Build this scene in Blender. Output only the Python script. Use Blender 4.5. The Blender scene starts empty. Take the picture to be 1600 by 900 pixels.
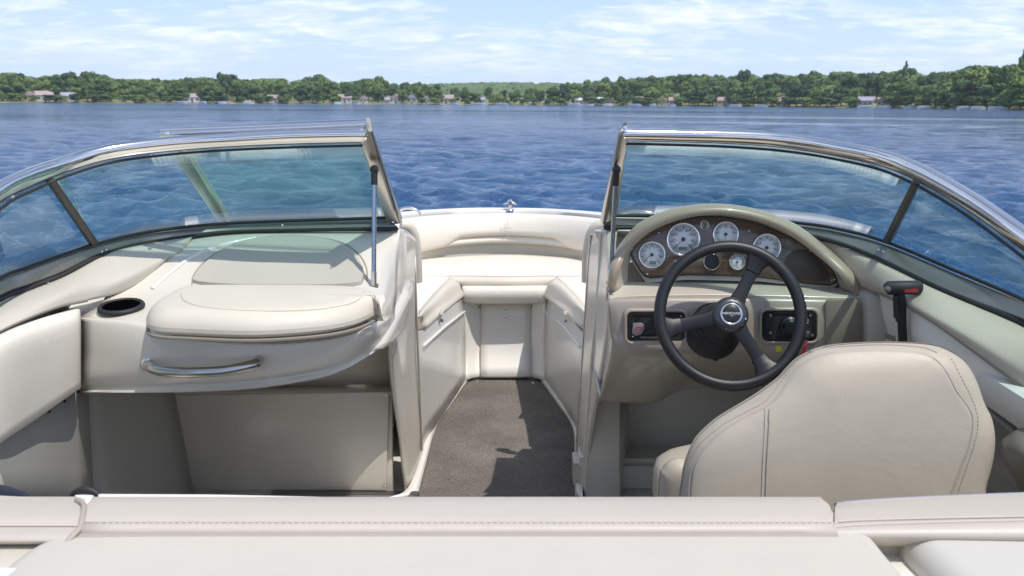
import bpy, bmesh, math, random
import numpy as np
from mathutils import Vector, Matrix, noise
SC = bpy.context.scene
COL = SC.collection
rnd = random.Random(7)
# ------------------------------------------------------------------ camera
F = 1385.0
CP = np.array([0.10, 0.0, 1.32])
_yaw = math.atan(20 / F); _pitch = math.atan((450 - 160.3) / F); _roll = math.radians(0.36)
_fw = np.array([-math.sin(_yaw) * math.cos(_pitch), math.cos(_yaw) * math.cos(_pitch), -math.sin(_pitch)])
_r0 = np.cross(_fw, [0, 0, 1.0]); _r0 /= np.linalg.norm(_r0); _u0 = np.cross(_r0, _fw)
_R = _r0 * math.cos(_roll) + _u0 * math.sin(_roll)
_U = -_r0 * math.sin(_roll) + _u0 * math.cos(_roll)
cam_d = bpy.data.cameras.new('camera'); cam = bpy.data.objects.new('camera', cam_d); COL.objects.link(cam)
cam_d.sensor_width = 36.0; cam_d.lens = 36.0 * F / 1600.0
cam_d.clip_start = 0.05; cam_d.clip_end = 9000
cam.matrix_world = Matrix([[_R[i], _U[i], -_fw[i], CP[i]] for i in range(3)] + [[0, 0, 0, 1]])
cam_d.dof.use_dof = True; cam_d.dof.focus_distance = 2.5; cam_d.dof.aperture_fstop = 9.0
SC.camera = cam
# ------------------------------------------------------------------ light
SUN_EL, SUN_AZ = 65.0, 131.0          # azimuth clockwise from +Y (the bow)
el, az = math.radians(SUN_EL), math.radians(SUN_AZ)
sdir = Vector((math.sin(az) * math.cos(el), math.cos(az) * math.cos(el), math.sin(el)))
sl = bpy.data.lights.new('sun', 'SUN'); sun = bpy.data.objects.new('sun', sl); COL.objects.link(sun)
sl.energy = 3.1; sl.angle = math.radians(0.53); sl.color = (1.0, 0.955, 0.89)
sun.rotation_euler = sdir.to_track_quat('Z', 'Y').to_euler(); sun.location = (3, -2, 8)
W = bpy.data.worlds.new('World'); SC.world = W; W.use_nodes = True
SC.view_settings.view_transform = 'Standard'; SC.view_settings.look = 'None'
SC.view_settings.exposure = 0.22; SC.view_settings.gamma = 1.0
SC.render.engine = 'CYCLES'
try:
    SC.cycles.use_denoising = True
    SC.cycles.max_bounces = 10; SC.cycles.transparent_max_bounces = 24
    SC.cycles.glossy_bounces = 4; SC.cycles.diffuse_bounces = 4
except Exception: pass


class NT:
    """small node-tree helper"""
    def __init__(s, tree): s.t = tree; s.n = tree.nodes; s.l = tree.links
    def node(s, typ, **kw):
        n = s.n.new(typ)
        for k, v in kw.items():
            if k.startswith('_'): setattr(n, k[1:], v)
            else: n.inputs[k.replace('_', ' ')].default_value = v
        return n
    def link(s, a, b): s.l.new(a, b)
    def math(s, op, a, b=None, c=None):
        n = s.n.new('ShaderNodeMath'); n.operation = op
        for i, v in enumerate((a, b, c)):
            if v is None: continue
            if isinstance(v, (int, float)): n.inputs[i].default_value = v
            else: s.link(v, n.inputs[i])
        return n.outputs[0]
    def noise(s, vec, scale, detail=4, rough=0.5, dist=0.0):
        n = s.n.new('ShaderNodeTexNoise'); n.inputs['Scale'].default_value = scale
        n.inputs['Detail'].default_value = detail; n.inputs['Roughness'].default_value = rough
        n.inputs['Distortion'].default_value = dist
        if vec is not None: s.link(vec, n.inputs['Vector'])
        return n.outputs['Fac']
    def ramp(s, fac, stops):
        n = s.n.new('ShaderNodeValToRGB'); e = n.color_ramp.elements
        while len(e) < len(stops): e.new(0.5)
        for i, (p, c) in enumerate(stops):
            e[i].position = p; e[i].color = (*c, 1) if len(c) == 3 else c
        s.link(fac, n.inputs['Fac']); return n.outputs['Color']
    def mapr(s, v, a, b, c, d):
        n = s.n.new('ShaderNodeMapRange'); n.inputs[1].default_value = a; n.inputs[2].default_value = b
        n.inputs[3].default_value = c; n.inputs[4].default_value = d; s.link(v, n.inputs[0]); return n.outputs[0]
    def mix(s, f, a, b):
        n = s.n.new('ShaderNodeMix'); n.data_type = 'RGBA'
        if isinstance(f, (int, float)): n.inputs[0].default_value = f
        else: s.link(f, n.inputs[0])
        for i, v in ((6, a), (7, b)):
            if isinstance(v, tuple): n.inputs[i].default_value = (*v, 1)
            else: s.link(v, n.inputs[i])
        return n.outputs[2]
    def vscale(s, vec, sc):
        n = s.n.new('ShaderNodeMapping'); n.inputs['Scale'].default_value = sc; s.link(vec, n.inputs['Vector']); return n.outputs[0]


# sky: Nishita with thin procedural cloud
w = NT(W.node_tree); w.n.clear()
wo = w.node('ShaderNodeOutputWorld'); bg = w.node('ShaderNodeBackground', Strength=0.135)
sk = w.node('ShaderNodeTexSky'); sk.sky_type = 'NISHITA'; sk.sun_disc = False
sk.sun_elevation = el; sk.sun_rotation = az; sk.altitude = 200; sk.air_density = 1.0; sk.dust_density = 0.8; sk.ozone_density = 2.0
tc = w.node('ShaderNodeTexCoord')
sp = w.node('ShaderNodeSeparateXYZ'); w.link(tc.outputs['Generated'], sp.inputs[0])
zz = w.math('MAXIMUM', sp.outputs['Z'], 0.0)
den = w.math('ADD', zz, 0.17)
cx = w.math('DIVIDE', sp.outputs['X'], den); cy = w.math('DIVIDE', sp.outputs['Y'], den)
cb = w.node('ShaderNodeCombineXYZ'); w.link(cx, cb.inputs[0]); w.link(cy, cb.inputs[1])
v1 = w.vscale(cb.outputs[0], (1.5, 1.8, 1))
n1 = w.noise(v1, 0.85, 8, 0.6, 0.35); n2 = w.noise(w.vscale(cb.outputs[0], (1.6, 2.4, 1)), 3.0, 8, 0.62, 0.4)
cl = w.math('ADD', w.math('MULTIPLY', n1, 0.62), w.math('MULTIPLY', n2, 0.38))
cm = w.mapr(cl, 0.46, 0.60, 0.0, 1.0)
cm = w.math('MULTIPLY', cm, w.mapr(zz, 0.0, 0.07, 0.2, 0.9))
cm = w.math('MULTIPLY', cm, w.mapr(zz, 0.12, 0.45, 1.0, 0.85))
tint = w.mix(w.mapr(zz, 0.10, 0.42, 1.0, 0.0), sk.outputs[0], w.mix(w.mapr(zz, 0.01, 0.13, 0.0, 1.0), (5.0, 6.2, 8.8), (3.7, 5.0, 8.3)))
tm = w.node('ShaderNodeMix'); tm.data_type = 'RGBA'; tm.inputs[0].default_value = 0.85
w.link(sk.outputs[0], tm.inputs[6]); w.link(tint, tm.inputs[7])
skyc = tm.outputs[2]
shade = w.mix(w.mapr(w.noise(v1, 1.7, 5, 0.6, 0.2), 0.35, 0.65, 0.0, 1.0), (8.2, 8.3, 8.9), (5.3, 6.0, 8.0))
w.link(w.mix(cm, skyc, shade), bg.inputs['Color']); w.link(bg.outputs[0], wo.inputs['Surface'])


# ------------------------------------------------------------------ measuring helpers (photo measurements -> metres in the boat's frame)
def _ray(px, py): return _fw * F + _R * (px - 800) - _U * (py - 450)
def Y(px, py, y):
    d = _ray(px, py); return Vector(CP + d * ((y - CP[1]) / d[1]))
def Z(px, py, z):
    d = _ray(px, py); return Vector(CP + d * ((z - CP[2]) / d[2]))
def X(px, py, x):
    d = _ray(px, py); return Vector(CP + d * ((x - CP[0]) / d[0]))
def PL(px, py, o, n):
    d = _ray(px, py); t = (Vector(o) - Vector(CP)).dot(n) / Vector(d).dot(n); return Vector(CP + d * t)
def V(x, y, z): return Vector((x, y, z))
def ys(*a): return [Y(*t) for t in a]


# ------------------------------------------------------------------ materials
MATS = {}
def mat(name, col, rough=0.5, metal=0.0, coat=0.0, bump=None, var=0.0, spec=0.5, build=None, dirt=0.0):
    if name in MATS: return MATS[name]
    m = bpy.data.materials.new(name); m.use_nodes = True; t = NT(m.node_tree); b = t.n['Principled BSDF']
    b.inputs['Base Color'].default_value = (*col, 1); b.inputs['Roughness'].default_value = rough
    b.inputs['Metallic'].default_value = metal; b.inputs['Coat Weight'].default_value = coat
    b.inputs['Coat Roughness'].default_value = 0.08; b.inputs['Specular IOR Level'].default_value = spec
    g = t.node('ShaderNodeNewGeometry'); pos = g.outputs['Position']
    c = None
    if var:
        f = t.mapr(t.noise(pos, 6.0, 5, 0.6), 0.3, 0.7, 1 - var, 1 + var)
        f2 = t.mapr(t.noise(pos, 90.0, 3, 0.6), 0.3, 0.7, 1 - var * 0.5, 1 + var * 0.5)
        n = t.node('ShaderNodeVectorMath', _operation='SCALE'); n.inputs[0].default_value = col
        t.link(t.math('MULTIPLY', f, f2), n.inputs['Scale']); c = n.outputs[0]
    if dirt:
        dm = t.mapr(t.noise(pos, 16.0, 6, 0.75, 0.3), 0.62, 0.80, 0.0, dirt)
        c = t.mix(dm, c if c is not None else tuple(col), (col[0] * .55, col[1] * .5, col[2] * .42))
    if c is not None: t.link(c, b.inputs['Base Color'])
    if var or coat:
        t.link(t.mapr(t.noise(pos, 3.0, 2, 0.5), 0.3, 0.7, max(rough * 0.85, 0.02), min(1, rough * 1.2)), b.inputs['Roughness'])
    if bump:
        sc, st, dist = bump
        bn = t.node('ShaderNodeBump', Strength=st, Distance=dist)
        if sc < 0:
            vo = t.node('ShaderNodeTexVoronoi', Scale=-sc); t.link(pos, vo.inputs['Vector']); h = vo.outputs['Distance']
        else: h = t.noise(pos, sc, 3, 0.55)
        t.link(h, bn.inputs['Height']); t.link(bn.outputs[0], b.inputs['Normal'])
        if name.startswith('vinyl'):            # stretched cloth: soft puckers
            b2 = t.node('ShaderNodeBump', Strength=0.35, Distance=0.006); t.link(t.noise(pos, 7.0, 4, 0.6, 0.8), b2.inputs['Height']); t.link(b2.outputs[0], bn.inputs['Normal'])
    if build: build(t, b, pos)
    MATS[name] = m; return m

GEL = mat('gelcoat_cream', (0.66, 0.61, 0.52), 0.28, coat=0.35, var=0.012)
GELW = mat('gelcoat_white', (0.76, 0.73, 0.66), 0.3, coat=0.3, var=0.012)
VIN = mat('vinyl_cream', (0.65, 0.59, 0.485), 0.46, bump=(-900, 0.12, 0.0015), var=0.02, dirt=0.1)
VINI = mat('vinyl_inlay', (0.47, 0.445, 0.375), 0.42, bump=(-900, 0.12, 0.0015), var=0.02)
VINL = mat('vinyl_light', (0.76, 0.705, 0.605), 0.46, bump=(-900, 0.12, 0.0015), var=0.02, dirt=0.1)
VINT = mat('vinyl_taupe', (0.50, 0.45, 0.38), 0.44, bump=(-900, 0.15, 0.0015), var=0.03, dirt=0.1)
VINS = mat('vinyl_chair', (0.45, 0.396, 0.31), 0.42, bump=(-900, 0.15, 0.0015), var=0.03, dirt=0.08)
PIPE = mat('piping_taupe', (0.40, 0.35, 0.30), 0.5, var=0.05)
SEAM = mat('seam_dark_cloth', (0.25, 0.22, 0.18), 0.7)  # even dark tone for pad seams and the lid gasket
TAUPE = mat('dash_taupe', (0.36, 0.31, 0.25), 0.34, coat=0.35, var=0.03, bump=(12.0, 0.05, 0.01))
TAUPEL = mat('dash_light', (0.50, 0.455, 0.375), 0.3, coat=0.4, var=0.02)
HOOD = mat('hood_taupe', (0.37, 0.295, 0.21), 0.33, coat=0.4, var=0.02, bump=(12.0, 0.05, 0.01))
PLATE = mat('plate_taupe', (0.25, 0.215, 0.165), 0.42, var=0.03)
SHADE = mat('footwell_shade_grey', (0.30, 0.295, 0.275), 0.45, var=0.03, dirt=0.1)  # grey darkened so the base colour carries the footwell shade
BLK = mat('black_plastic', (0.018, 0.018, 0.02), 0.35, var=0.05)
RUB = mat('black_rubber', (0.02, 0.02, 0.021), 0.6)
LEA = mat('black_leather', (0.013, 0.0135, 0.015), 0.42, bump=(-700, 0.2, 0.001))
SPK = mat('spoke_grey', (0.014, 0.015, 0.018), 0.42, spec=0.35)
def steel_extra(t, b, pos):
    bn = t.node('ShaderNodeBump', Strength=0.12, Distance=0.002)
    t.link(t.noise(pos, 25.0, 2, 0.5), bn.inputs['Height']); t.link(bn.outputs[0], b.inputs['Normal'])
STEEL = mat('polished_steel', (0.78, 0.77, 0.76), 0.12, metal=1.0, build=steel_extra)
ALU = mat('satin_aluminium', (0.62, 0.60, 0.55), 0.30, metal=0.9, build=steel_extra)
MULL = mat('mullion_dark', (0.07, 0.068, 0.06), 0.35, metal=0.4)
ALUD = mat('dark_aluminium', (0.30, 0.295, 0.26), 0.38, metal=0.7)
GUN = mat('gunmetal', (0.28, 0.28, 0.28), 0.33, metal=1.0)
GAS = mat('gas_rod_steel', (0.35, 0.42, 0.52), 0.2, metal=0.9)
WHT = mat('white_paint', (0.8, 0.8, 0.78), 0.4)
RED = mat('red_plastic', (0.42, 0.02, 0.03), 0.4)
YEL = mat('yellow_sticker', (0.65, 0.55, 0.05), 0.5)
NAVY = mat('navy_cloth', (0.012, 0.02, 0.042), 0.8, bump=(300, .3, .002))
INK = mat('dial_ink', (0.05, 0.06, 0.08), 0.5)
INKR = mat('needle_red', (0.55, 0.05, 0.04), 0.4)
LCD = mat('lcd_grey', (0.20, 0.23, 0.22), 0.3)
def wood(t, b, pos):
    f = t.noise(t.vscale(pos, (3, 10, 26)), 2.2, 7, 0.62, 1.6)
    t.link(t.ramp(f, [(0.3, (0.070, 0.043, 0.028)), (0.5, (0.120, 0.078, 0.052)), (0.66, (0.165, 0.112, 0.078))]), b.inputs['Base Color'])
BURL = mat('burl_panel', (0.08, 0.06, 0.045), 0.18, coat=0.8, build=wood)
def dial(t, b, pos):
    b.inputs['Emission Strength'].default_value = 0.0
DIAL = mat('dial_white', (0.90, 0.895, 0.87), 0.3, build=dial)
DIALG = mat('dial_centre', (0.82, 0.82, 0.80), 0.35)
def carpet_fn(t, b, pos):
    a = t.noise(pos, 150, 3, 0.7, 0.8); c = t.noise(pos, 420, 2, 0.6); d = t.noise(pos, 5, 3, 0.6)
    f = t.math('ADD', t.math('MULTIPLY', a, 0.6), t.math('MULTIPLY', c, 0.4))
    f = t.math('ADD', f, t.mapr(d, .3, .7, -.05, .05))
    t.link(t.ramp(f, [(0.34, (0.088, 0.078, 0.066)), (0.5, (0.170, 0.152, 0.132)), (0.66, (0.30, 0.275, 0.24))]), b.inputs['Base Color'])
    bn = t.node('ShaderNodeBump', Strength=0.8, Distance=0.006); t.link(f, bn.inputs['Height']); t.link(bn.outputs[0], b.inputs['Normal'])
CARP = mat('carpet_brown', (0.12, 0.105, 0.095), 0.95, spec=0.1, build=carpet_fn)

def glass(name, col, refl=1.0):
    m = bpy.data.materials.new(name); m.use_nodes = True; t = NT(m.node_tree); t.n.clear()
    o = t.node('ShaderNodeOutputMaterial'); tr = t.node('ShaderNodeBsdfTransparent', Color=(*col, 1))
    gl = t.node('ShaderNodeBsdfGlossy', Roughness=0.0); mx = t.node('ShaderNodeMixShader')
    lw = t.node('ShaderNodeLayerWeight', Blend=0.5)
    f = t.math('ADD', t.math('MULTIPLY', t.math('POWER', lw.outputs['Facing'], 5.0), 0.8), 0.045 * refl)
    t.link(f, mx.inputs[0]); t.link(tr.outputs[0], mx.inputs[1]); t.link(gl.outputs[0], mx.inputs[2]); g = t.node('ShaderNodeNewGeometry'); df = t.node('ShaderNodeBsdfDiffuse', Color=(.8, .8, .8, 1)); m2 = t.node('ShaderNodeMixShader')
    sp_n = t.mapr(t.noise(g.outputs['Position'], 60, 3, .6), .62, .72, 0.0, .10 if refl > 1 else 0.0); sm = t.mapr(t.noise(g.outputs['Position'], 4, 4, .7, 1.0), .45, .7, 0.004, .03 if refl > 1 else .004)
    t.link(t.math('ADD', sp_n, sm), m2.inputs[0]); t.link(mx.outputs[0], m2.inputs[1]); t.link(df.outputs[0], m2.inputs[2]); t.link(m2.outputs[0], o.inputs[0])
    return m
GLASS = glass('tinted_glass', (0.865, 0.968, 0.945), 1.1)
GLASS2 = glass('clear_lens', (0.97, 0.98, 0.98), 0.7)

# ------------------------------------------------------------------ mesh helpers
def link_obj(name, me, m, parent=None, label=None, sharp=38, smooth=True):
    o = bpy.data.objects.new(name, me); COL.objects.link(o)
    if m is not None: me.materials.append(m)
    if smooth and len(me.polygons):
        me.polygons.foreach_set('use_smooth', [True] * len(me.polygons))
        me.set_sharp_from_angle(angle=math.radians(sharp))
    if parent is not None: o.parent = parent
    if label: o['label'] = label
    return o
def tag(o, label=None, cat=None, group=None, kind=None):
    if label: o['label'] = label
    if cat: o['category'] = cat
    if group: o['group'] = group
    if kind: o['kind'] = kind
    return o
def root(name, label, cat, loc=(0, 0, 0), group=None):
    o = bpy.data.objects.new(name, None); COL.objects.link(o); o.location = loc; o.empty_display_size = 0.1
    return tag(o, label, cat, group)
def crs(pts, k=6, corners=(), closed=False):
    """Catmull-Rom through points; corners are kept sharp"""
    pts = [Vector(p) for p in pts]; n = len(pts); out = []
    if closed:
        for i in range(n):
            p0, p1, p2, p3 = pts[i - 1], pts[i], pts[(i + 1) % n], pts[(i + 2) % n]
            for j in range(k): out.append(_cr(p0, p1, p2, p3, j / k))
        return out
    cs = set(corners)
    for i in range(n - 1):
        p1, p2 = pts[i], pts[i + 1]
        p0 = pts[i - 1] if i > 0 and i not in cs else p1 * 2 - p2 if False else (p1 - (p2 - p1) * 1.0 if (i == 0 or i in cs) else pts[i - 1])
        p3 = pts[i + 2] if i + 2 < n and (i + 1) not in cs else p2 + (p2 - p1)
        for j in range(k): out.append(_cr(p0, p1, p2, p3, j / k))
    out.append(pts[-1].copy()); return out
def _cr(p0, p1, p2, p3, t):
    t2, t3 = t * t, t * t * t
    return 0.5 * ((2 * p1) + (p2 - p0) * t + (2 * p0 - 5 * p1 + 4 * p2 - p3) * t2 + (3 * p1 - p0 - 3 * p2 + p3) * t3)
def grid_mesh(name, rows, closed_u=False, closed_v=False, cap=False):
    nr, nc = len(rows), len(rows[0]); vs = [tuple(p) for r in rows for p in r]; fs = []
    for i in range(nr if closed_v else nr - 1):
        for j in range(nc if closed_u else nc - 1):
            a = i * nc + j; b = i * nc + (j + 1) % nc; c = ((i + 1) % nr) * nc + (j + 1) % nc; d = ((i + 1) % nr) * nc + j
            fs.append((a, b, c, d))
    if cap:
        fs.append(tuple(range(nc - 1, -1, -1))); fs.append(tuple((nr - 1) * nc + j for j in range(nc)))
    me = bpy.data.meshes.new(name); me.from_pydata(vs, [], fs); me.update(); return me
def loft(name, rows, m, parent, ku=5, kv=5, cu=(), cv=(), thick=0.0, sharp=38, label=None, flip=False, closed_u=False):
    R1 = [crs(r, ku, cu, closed_u) for r in rows]
    cols = [crs([r[j] for r in R1], kv, cv) for j in range(len(R1[0]))]
    G = [[cols[j][i] for j in range(len(cols))] for i in range(len(cols[0]))]
    if flip: G = G[::-1]
    me = grid_mesh(name, G, closed_u=closed_u)
    bm = bmesh.new(); bm.from_mesh(me); bmesh.ops.remove_doubles(bm, verts=bm.verts, dist=1e-5)
    # face the camera side
    s = 0.0
    cp = Vector(CP)
    for f in bm.faces: s += f.normal.dot(cp - f.calc_center_median()) * f.calc_area()
    if s < 0: bmesh.ops.reverse_faces(bm, faces=bm.faces)
    bm.to_mesh(me); bm.free()
    o = link_obj(name, me, m, parent, label, sharp)
    if thick:
        md = o.modifiers.new('solid', 'SOLIDIFY'); md.thickness = thick; md.offset = -1
    return o
def slab(name, pts, depth, m, parent=None, bev=0.003, label=None, seg=2, dirn=None):
    """flat polygon (towards camera side) given thickness away from it, bevelled"""
    pts = [Vector(p) for p in pts]
    n = Vector((0, 0, 0))
    for i in range(len(pts)): n += pts[i].cross(pts[(i + 1) % len(pts)])
    n.normalize(); c = sum(pts, Vector()) / len(pts)
    if n.dot(Vector(CP) - c) < 0: pts = pts[::-1]; n = -n
    d = (Vector(dirn).normalized() if dirn is not None else -n) * depth
    N = len(pts); vs = [tuple(p) for p in pts] + [tuple(p + d) for p in pts]
    fs = [tuple(range(N)), tuple(range(2 * N - 1, N - 1, -1))] + [(i, N + i, N + (i + 1) % N, (i + 1) % N) for i in range(N)]
    me = bpy.data.meshes.new(name); me.from_pydata(vs, [], fs)
    bm = bmesh.new(); bm.from_mesh(me); bmesh.ops.recalc_face_normals(bm, faces=bm.faces)
    if bev: 
        es = [e for e in bm.edges if e.calc_face_angle(0) > 0.6]
        bmesh.ops.bevel(bm, geom=es, offset=bev, segments=seg, affect='EDGES', clamp_overlap=True, profile=0.5)
    bm.to_mesh(me); bm.free()
    return link_obj(name, me, m, parent, label, 32)
def box(name, c, s, m, parent=None, bev=0.004, label=None, rot=None):
    bm = bmesh.new(); bmesh.ops.create_cube(bm, size=1.0)
    for v in bm.verts: v.co = Vector((v.co.x * s[0], v.co.y * s[1], v.co.z * s[2]))
    if bev: bmesh.ops.bevel(bm, geom=bm.edges[:], offset=bev, segments=2, affect='EDGES', clamp_overlap=True)
    M = Matrix.Translation(Vector(c)) @ (rot.to_4x4() if rot is not None else Matrix.Identity(4))
    bm.transform(M); me = bpy.data.meshes.new(name); bm.to_mesh(me); bm.free()
    return link_obj(name, me, m, parent, label, 32)
def tube_bm(path, r, n=12, closed=False, cap=True, flat=1.0):
    P = [Vector(p) for p in path]; N = len(P); rows = []
    T = []
    for i in range(N):
        a = P[i - 1] if (i > 0 or closed) else P[i]; b = P[(i + 1) % N] if (i < N - 1 or closed) else P[i]
        T.append((b - a).normalized())
    up = Vector((0, 0, 1)) if abs(T[0].z) < 0.9 else Vector((1, 0, 0))
    nrm = (up - T[0] * up.dot(T[0])).normalized()
    for i in range(N):
        nrm = (nrm - T[i] * nrm.dot(T[i])).normalized(); bi = T[i].cross(nrm)
        rr = r[i] if isinstance(r, (list, tuple)) else r
        rows.append([P[i] + nrm * (math.cos(2 * math.pi * j / n) * rr) + bi * (math.sin(2 * math.pi * j / n) * rr * flat) for j in range(n)])
    return rows
def tube(name, path, r, m, parent=None, n=12, closed=False, label=None, flat=1.0):
    me = grid_mesh(name, tube_bm(path, r, n, closed, flat=flat), closed_u=True, closed_v=closed, cap=not closed)
    bm = bmesh.new(); bm.from_mesh(me); bmesh.ops.recalc_face_normals(bm, faces=bm.faces); bm.to_mesh(me); bm.free()
    return link_obj(name, me, m, parent, label, 50)
def inset_poly(P, n, d):
    N = len(P); out = []
    for i in range(N):
        e1 = (P[i] - P[i - 1]); e2 = (P[(i + 1) % N] - P[i])
        if e1.length < 1e-7 or e2.length < 1e-7: out.append(P[i].copy()); continue
        a = n.cross(e1.normalized()); b = n.cross(e2.normalized()); k = (a + b)
        if k.length < 1e-6: out.append(P[i].copy()); continue
        k.normalize(); out.append(P[i] + k * (d / max(0.5, k.dot(a))))
    return out
def cushion(name, outline, h, r, m, parent=None, crown=0.01, label=None, k=6, corners=(), rb=None, smooth=True, up=None):
    """stuffed pad: smooth outline (3D, near planar), height h along its normal, rounded by r"""
    pts = crs(outline, k, closed=True) if smooth else [Vector(p) for p in outline]
    n = Vector((0, 0, 0))
    for i in range(len(pts)): n += pts[i].cross(pts[(i + 1) % len(pts)])
    n.normalize()
    upv = Vector(up) if up is not None else n
    if n.dot(upv) < 0: pts = pts[::-1]; n = -n
    if up is None and n.dot(Vector(CP) - pts[0]) < 0: pts = pts[::-1]; n = -n
    rb = r * 0.6 if rb is None else rb
    rings = []
    def ins(d):
        q = inset_poly(pts, n, d); it = int(d / 0.004)
        for _ in range(min(it, 10)):
            q = [(q[i - 1] + q[i] * 2 + q[(i + 1) % len(q)]) / 4 for i in range(len(q))]
        return q
    for a in (0, 30, 60, 90):
        t = math.radians(a); rings.append([p + n * (rb * (1 - math.cos(t))) for p in ins(rb * (1 - math.sin(t)))])
    for a in (0, 18, 36, 54, 72, 90):
        t = math.radians(a); rings.append([p + n * (h - r + r * math.sin(t)) for p in ins(r * (1 - math.cos(t)))])
    top = rings[-1]; c = sum(top, Vector()) / len(top)
    for s in (0.9, 0.75, 0.55, 0.3):
        rings.append([c + (p - c) * s + n * (crown * (1 - s * s)) for p in top])
    nc = len(pts); vs = [tuple(p) for rr in rings for p in rr]; fs = []
    for i in range(len(rings) - 1):
        for j in range(nc):
            fs.append((i * nc + j, i * nc + (j + 1) % nc, (i + 1) * nc + (j + 1) % nc, (i + 1) * nc + j))
    vs.append(tuple(c + n * crown)); ci = len(vs) - 1; b = (len(rings) - 1) * nc
    for j in range(nc): fs.append((b + j, b + (j + 1) % nc, ci))
    fs.append(tuple(range(nc - 1, -1, -1)))
    me = bpy.data.meshes.new(name); me.from_pydata(vs, [], fs); me.update()
    return link_obj(name, me, m, parent, label, 60)
def round_poly(pts, r, seg=6, step=.06):
    """polygon with rounded corners and evenly spaced edge points"""
    out = []; N = len(pts)
    for i in range(N):
        a, b, c = pts[i - 1], pts[i], pts[(i + 1) % N]
        ri = min(r, (a - b).length * .45, (c - b).length * .45)
        s, e = b + (a - b).normalized() * ri, b + (c - b).normalized() * ri
        if out:
            L = (s - out[-1]).length; k = int(L / step)
            st = out[-1].copy()
            for j in range(1, k + 1): out.append(st.lerp(s, j / (k + 1)))
        for j in range(seg + 1):
            t = j / seg; out.append(s * (1 - t) ** 2 + b * 2 * t * (1 - t) + e * t * t)
    L = (out[0] - out[-1]).length; k = int(L / step); st = out[-1].copy()
    for j in range(1, k + 1): out.append(st.lerp(out[0], j / (k + 1)))
    return out
def stitches(name, path, m, parent, length=.0035, gap=.0025, r=.0007):
    """dashed row of thread along a path, one mesh"""
    P = [Vector(p) for p in path]; L = [0.0]
    for a, b in zip(P, P[1:]): L.append(L[-1] + (b - a).length)
    def at(s): return Vector([float(np.interp(s, L, [p[k] for p in P])) for k in range(3)])
    vs = []; fs = []; s = 0.0
    while s + length < L[-1]:
        rows = tube_bm([at(s), at(s + length * .5) + V(0, 0, 0), at(s + length)], [r * .5, r, r * .5], 5); o0 = len(vs)
        for row in rows: vs.extend(tuple(p) for p in row)
        for i in range(2):
            for j in range(5): fs.append((o0 + i * 5 + j, o0 + i * 5 + (j + 1) % 5, o0 + (i + 1) * 5 + (j + 1) % 5, o0 + (i + 1) * 5 + j))
        s += length + gap
    me = bpy.data.meshes.new(name); me.from_pydata(vs, [], fs); me.update()
    o = link_obj(name, me, m, parent); o['kind'] = 'stuff'; return o
def rail(name, top, bot, depth, m, parent=None, k=8, bulge=0.35, label=None, e=0.5, corners=()):
    """extruded frame member traced by its two visible edges, given real depth (superellipse section)"""
    T = crs(top, k, corners); B = crs(bot, k, corners); rows = []
    for i in range(len(T)):
        a = (T[i] - B[i]); c = (T[i] + B[i]) / 2
        t = (T[min(i + 1, len(T) - 1)] - T[max(i - 1, 0)]).normalized()
        nn = a.cross(t).normalized()
        if nn.dot(Vector(CP) - c) < 0: nn = -nn
        c2 = c - nn * depth * 0.5; ring = []
        for j in range(20):
            an = 2 * math.pi * j / 20; ca, sa = math.cos(an), math.sin(an)
            ring.append(c2 + a * 0.5 * (abs(ca) ** e) * (1 if ca > 0 else -1) + nn * depth * 0.5 * (abs(sa) ** e) * (1 if sa > 0 else -1))
        rows.append(ring)
    me = grid_mesh(name, rows, closed_u=True, cap=True)
    bm = bmesh.new(); bm.from_mesh(me); bmesh.ops.recalc_face_normals(bm, faces=bm.faces); bm.to_mesh(me); bm.free()
    return link_obj(name, me, m, parent, label, 60)
def disc_rings(prof, n=32):
    """lathe about local Z: prof = [(r,z)...] -> rows"""
    return [[Vector((r * math.cos(2 * math.pi * j / n), r * math.sin(2 * math.pi * j / n), z)) for j in range(n)] for r, z in prof]
def lathe(name, prof, m, parent, M, n=32, label=None, sharp=30):
    rows = disc_rings(prof, n); me = grid_mesh(name, rows, closed_u=True, cap=True)
    me.transform(M)
    bm = bmesh.new(); bm.from_mesh(me); bmesh.ops.recalc_face_normals(bm, faces=bm.faces); bm.to_mesh(me); bm.free()
    return link_obj(name, me, m, parent, label, sharp)
def frame_at(o, n, up=(0, 0, 1)):
    n = Vector(n).normalized(); u = Vector(up); u = (u - n * u.dot(n)).normalized(); r = u.cross(n)
    return Matrix([[r[i], u[i], n[i], o[i]] for i in range(3)] + [[0, 0, 0, 1]])
def text(name, s, size, M, m, parent, label=None, ext=0.0002):
    c = bpy.data.curves.new(name, 'FONT'); c.body = s; c.size = size; c.extrude = ext; c.align_x = 'CENTER'; c.align_y = 'CENTER'
    o = bpy.data.objects.new(name, c); COL.objects.link(o)
    bpy.context.view_layer.update()
    me = bpy.data.meshes.new_from_object(o); bpy.data.objects.remove(o); me.transform(M)
    return link_obj(name, me, m, parent, label, smooth=False)
def screw(M, parent, r=0.003, m=None):
    return lathe('screw', [(r, 0), (r * .95, r * .35), (r * .55, r * .6), (r * .2, r * .62)], m or STEEL, parent, M, 10)

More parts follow.
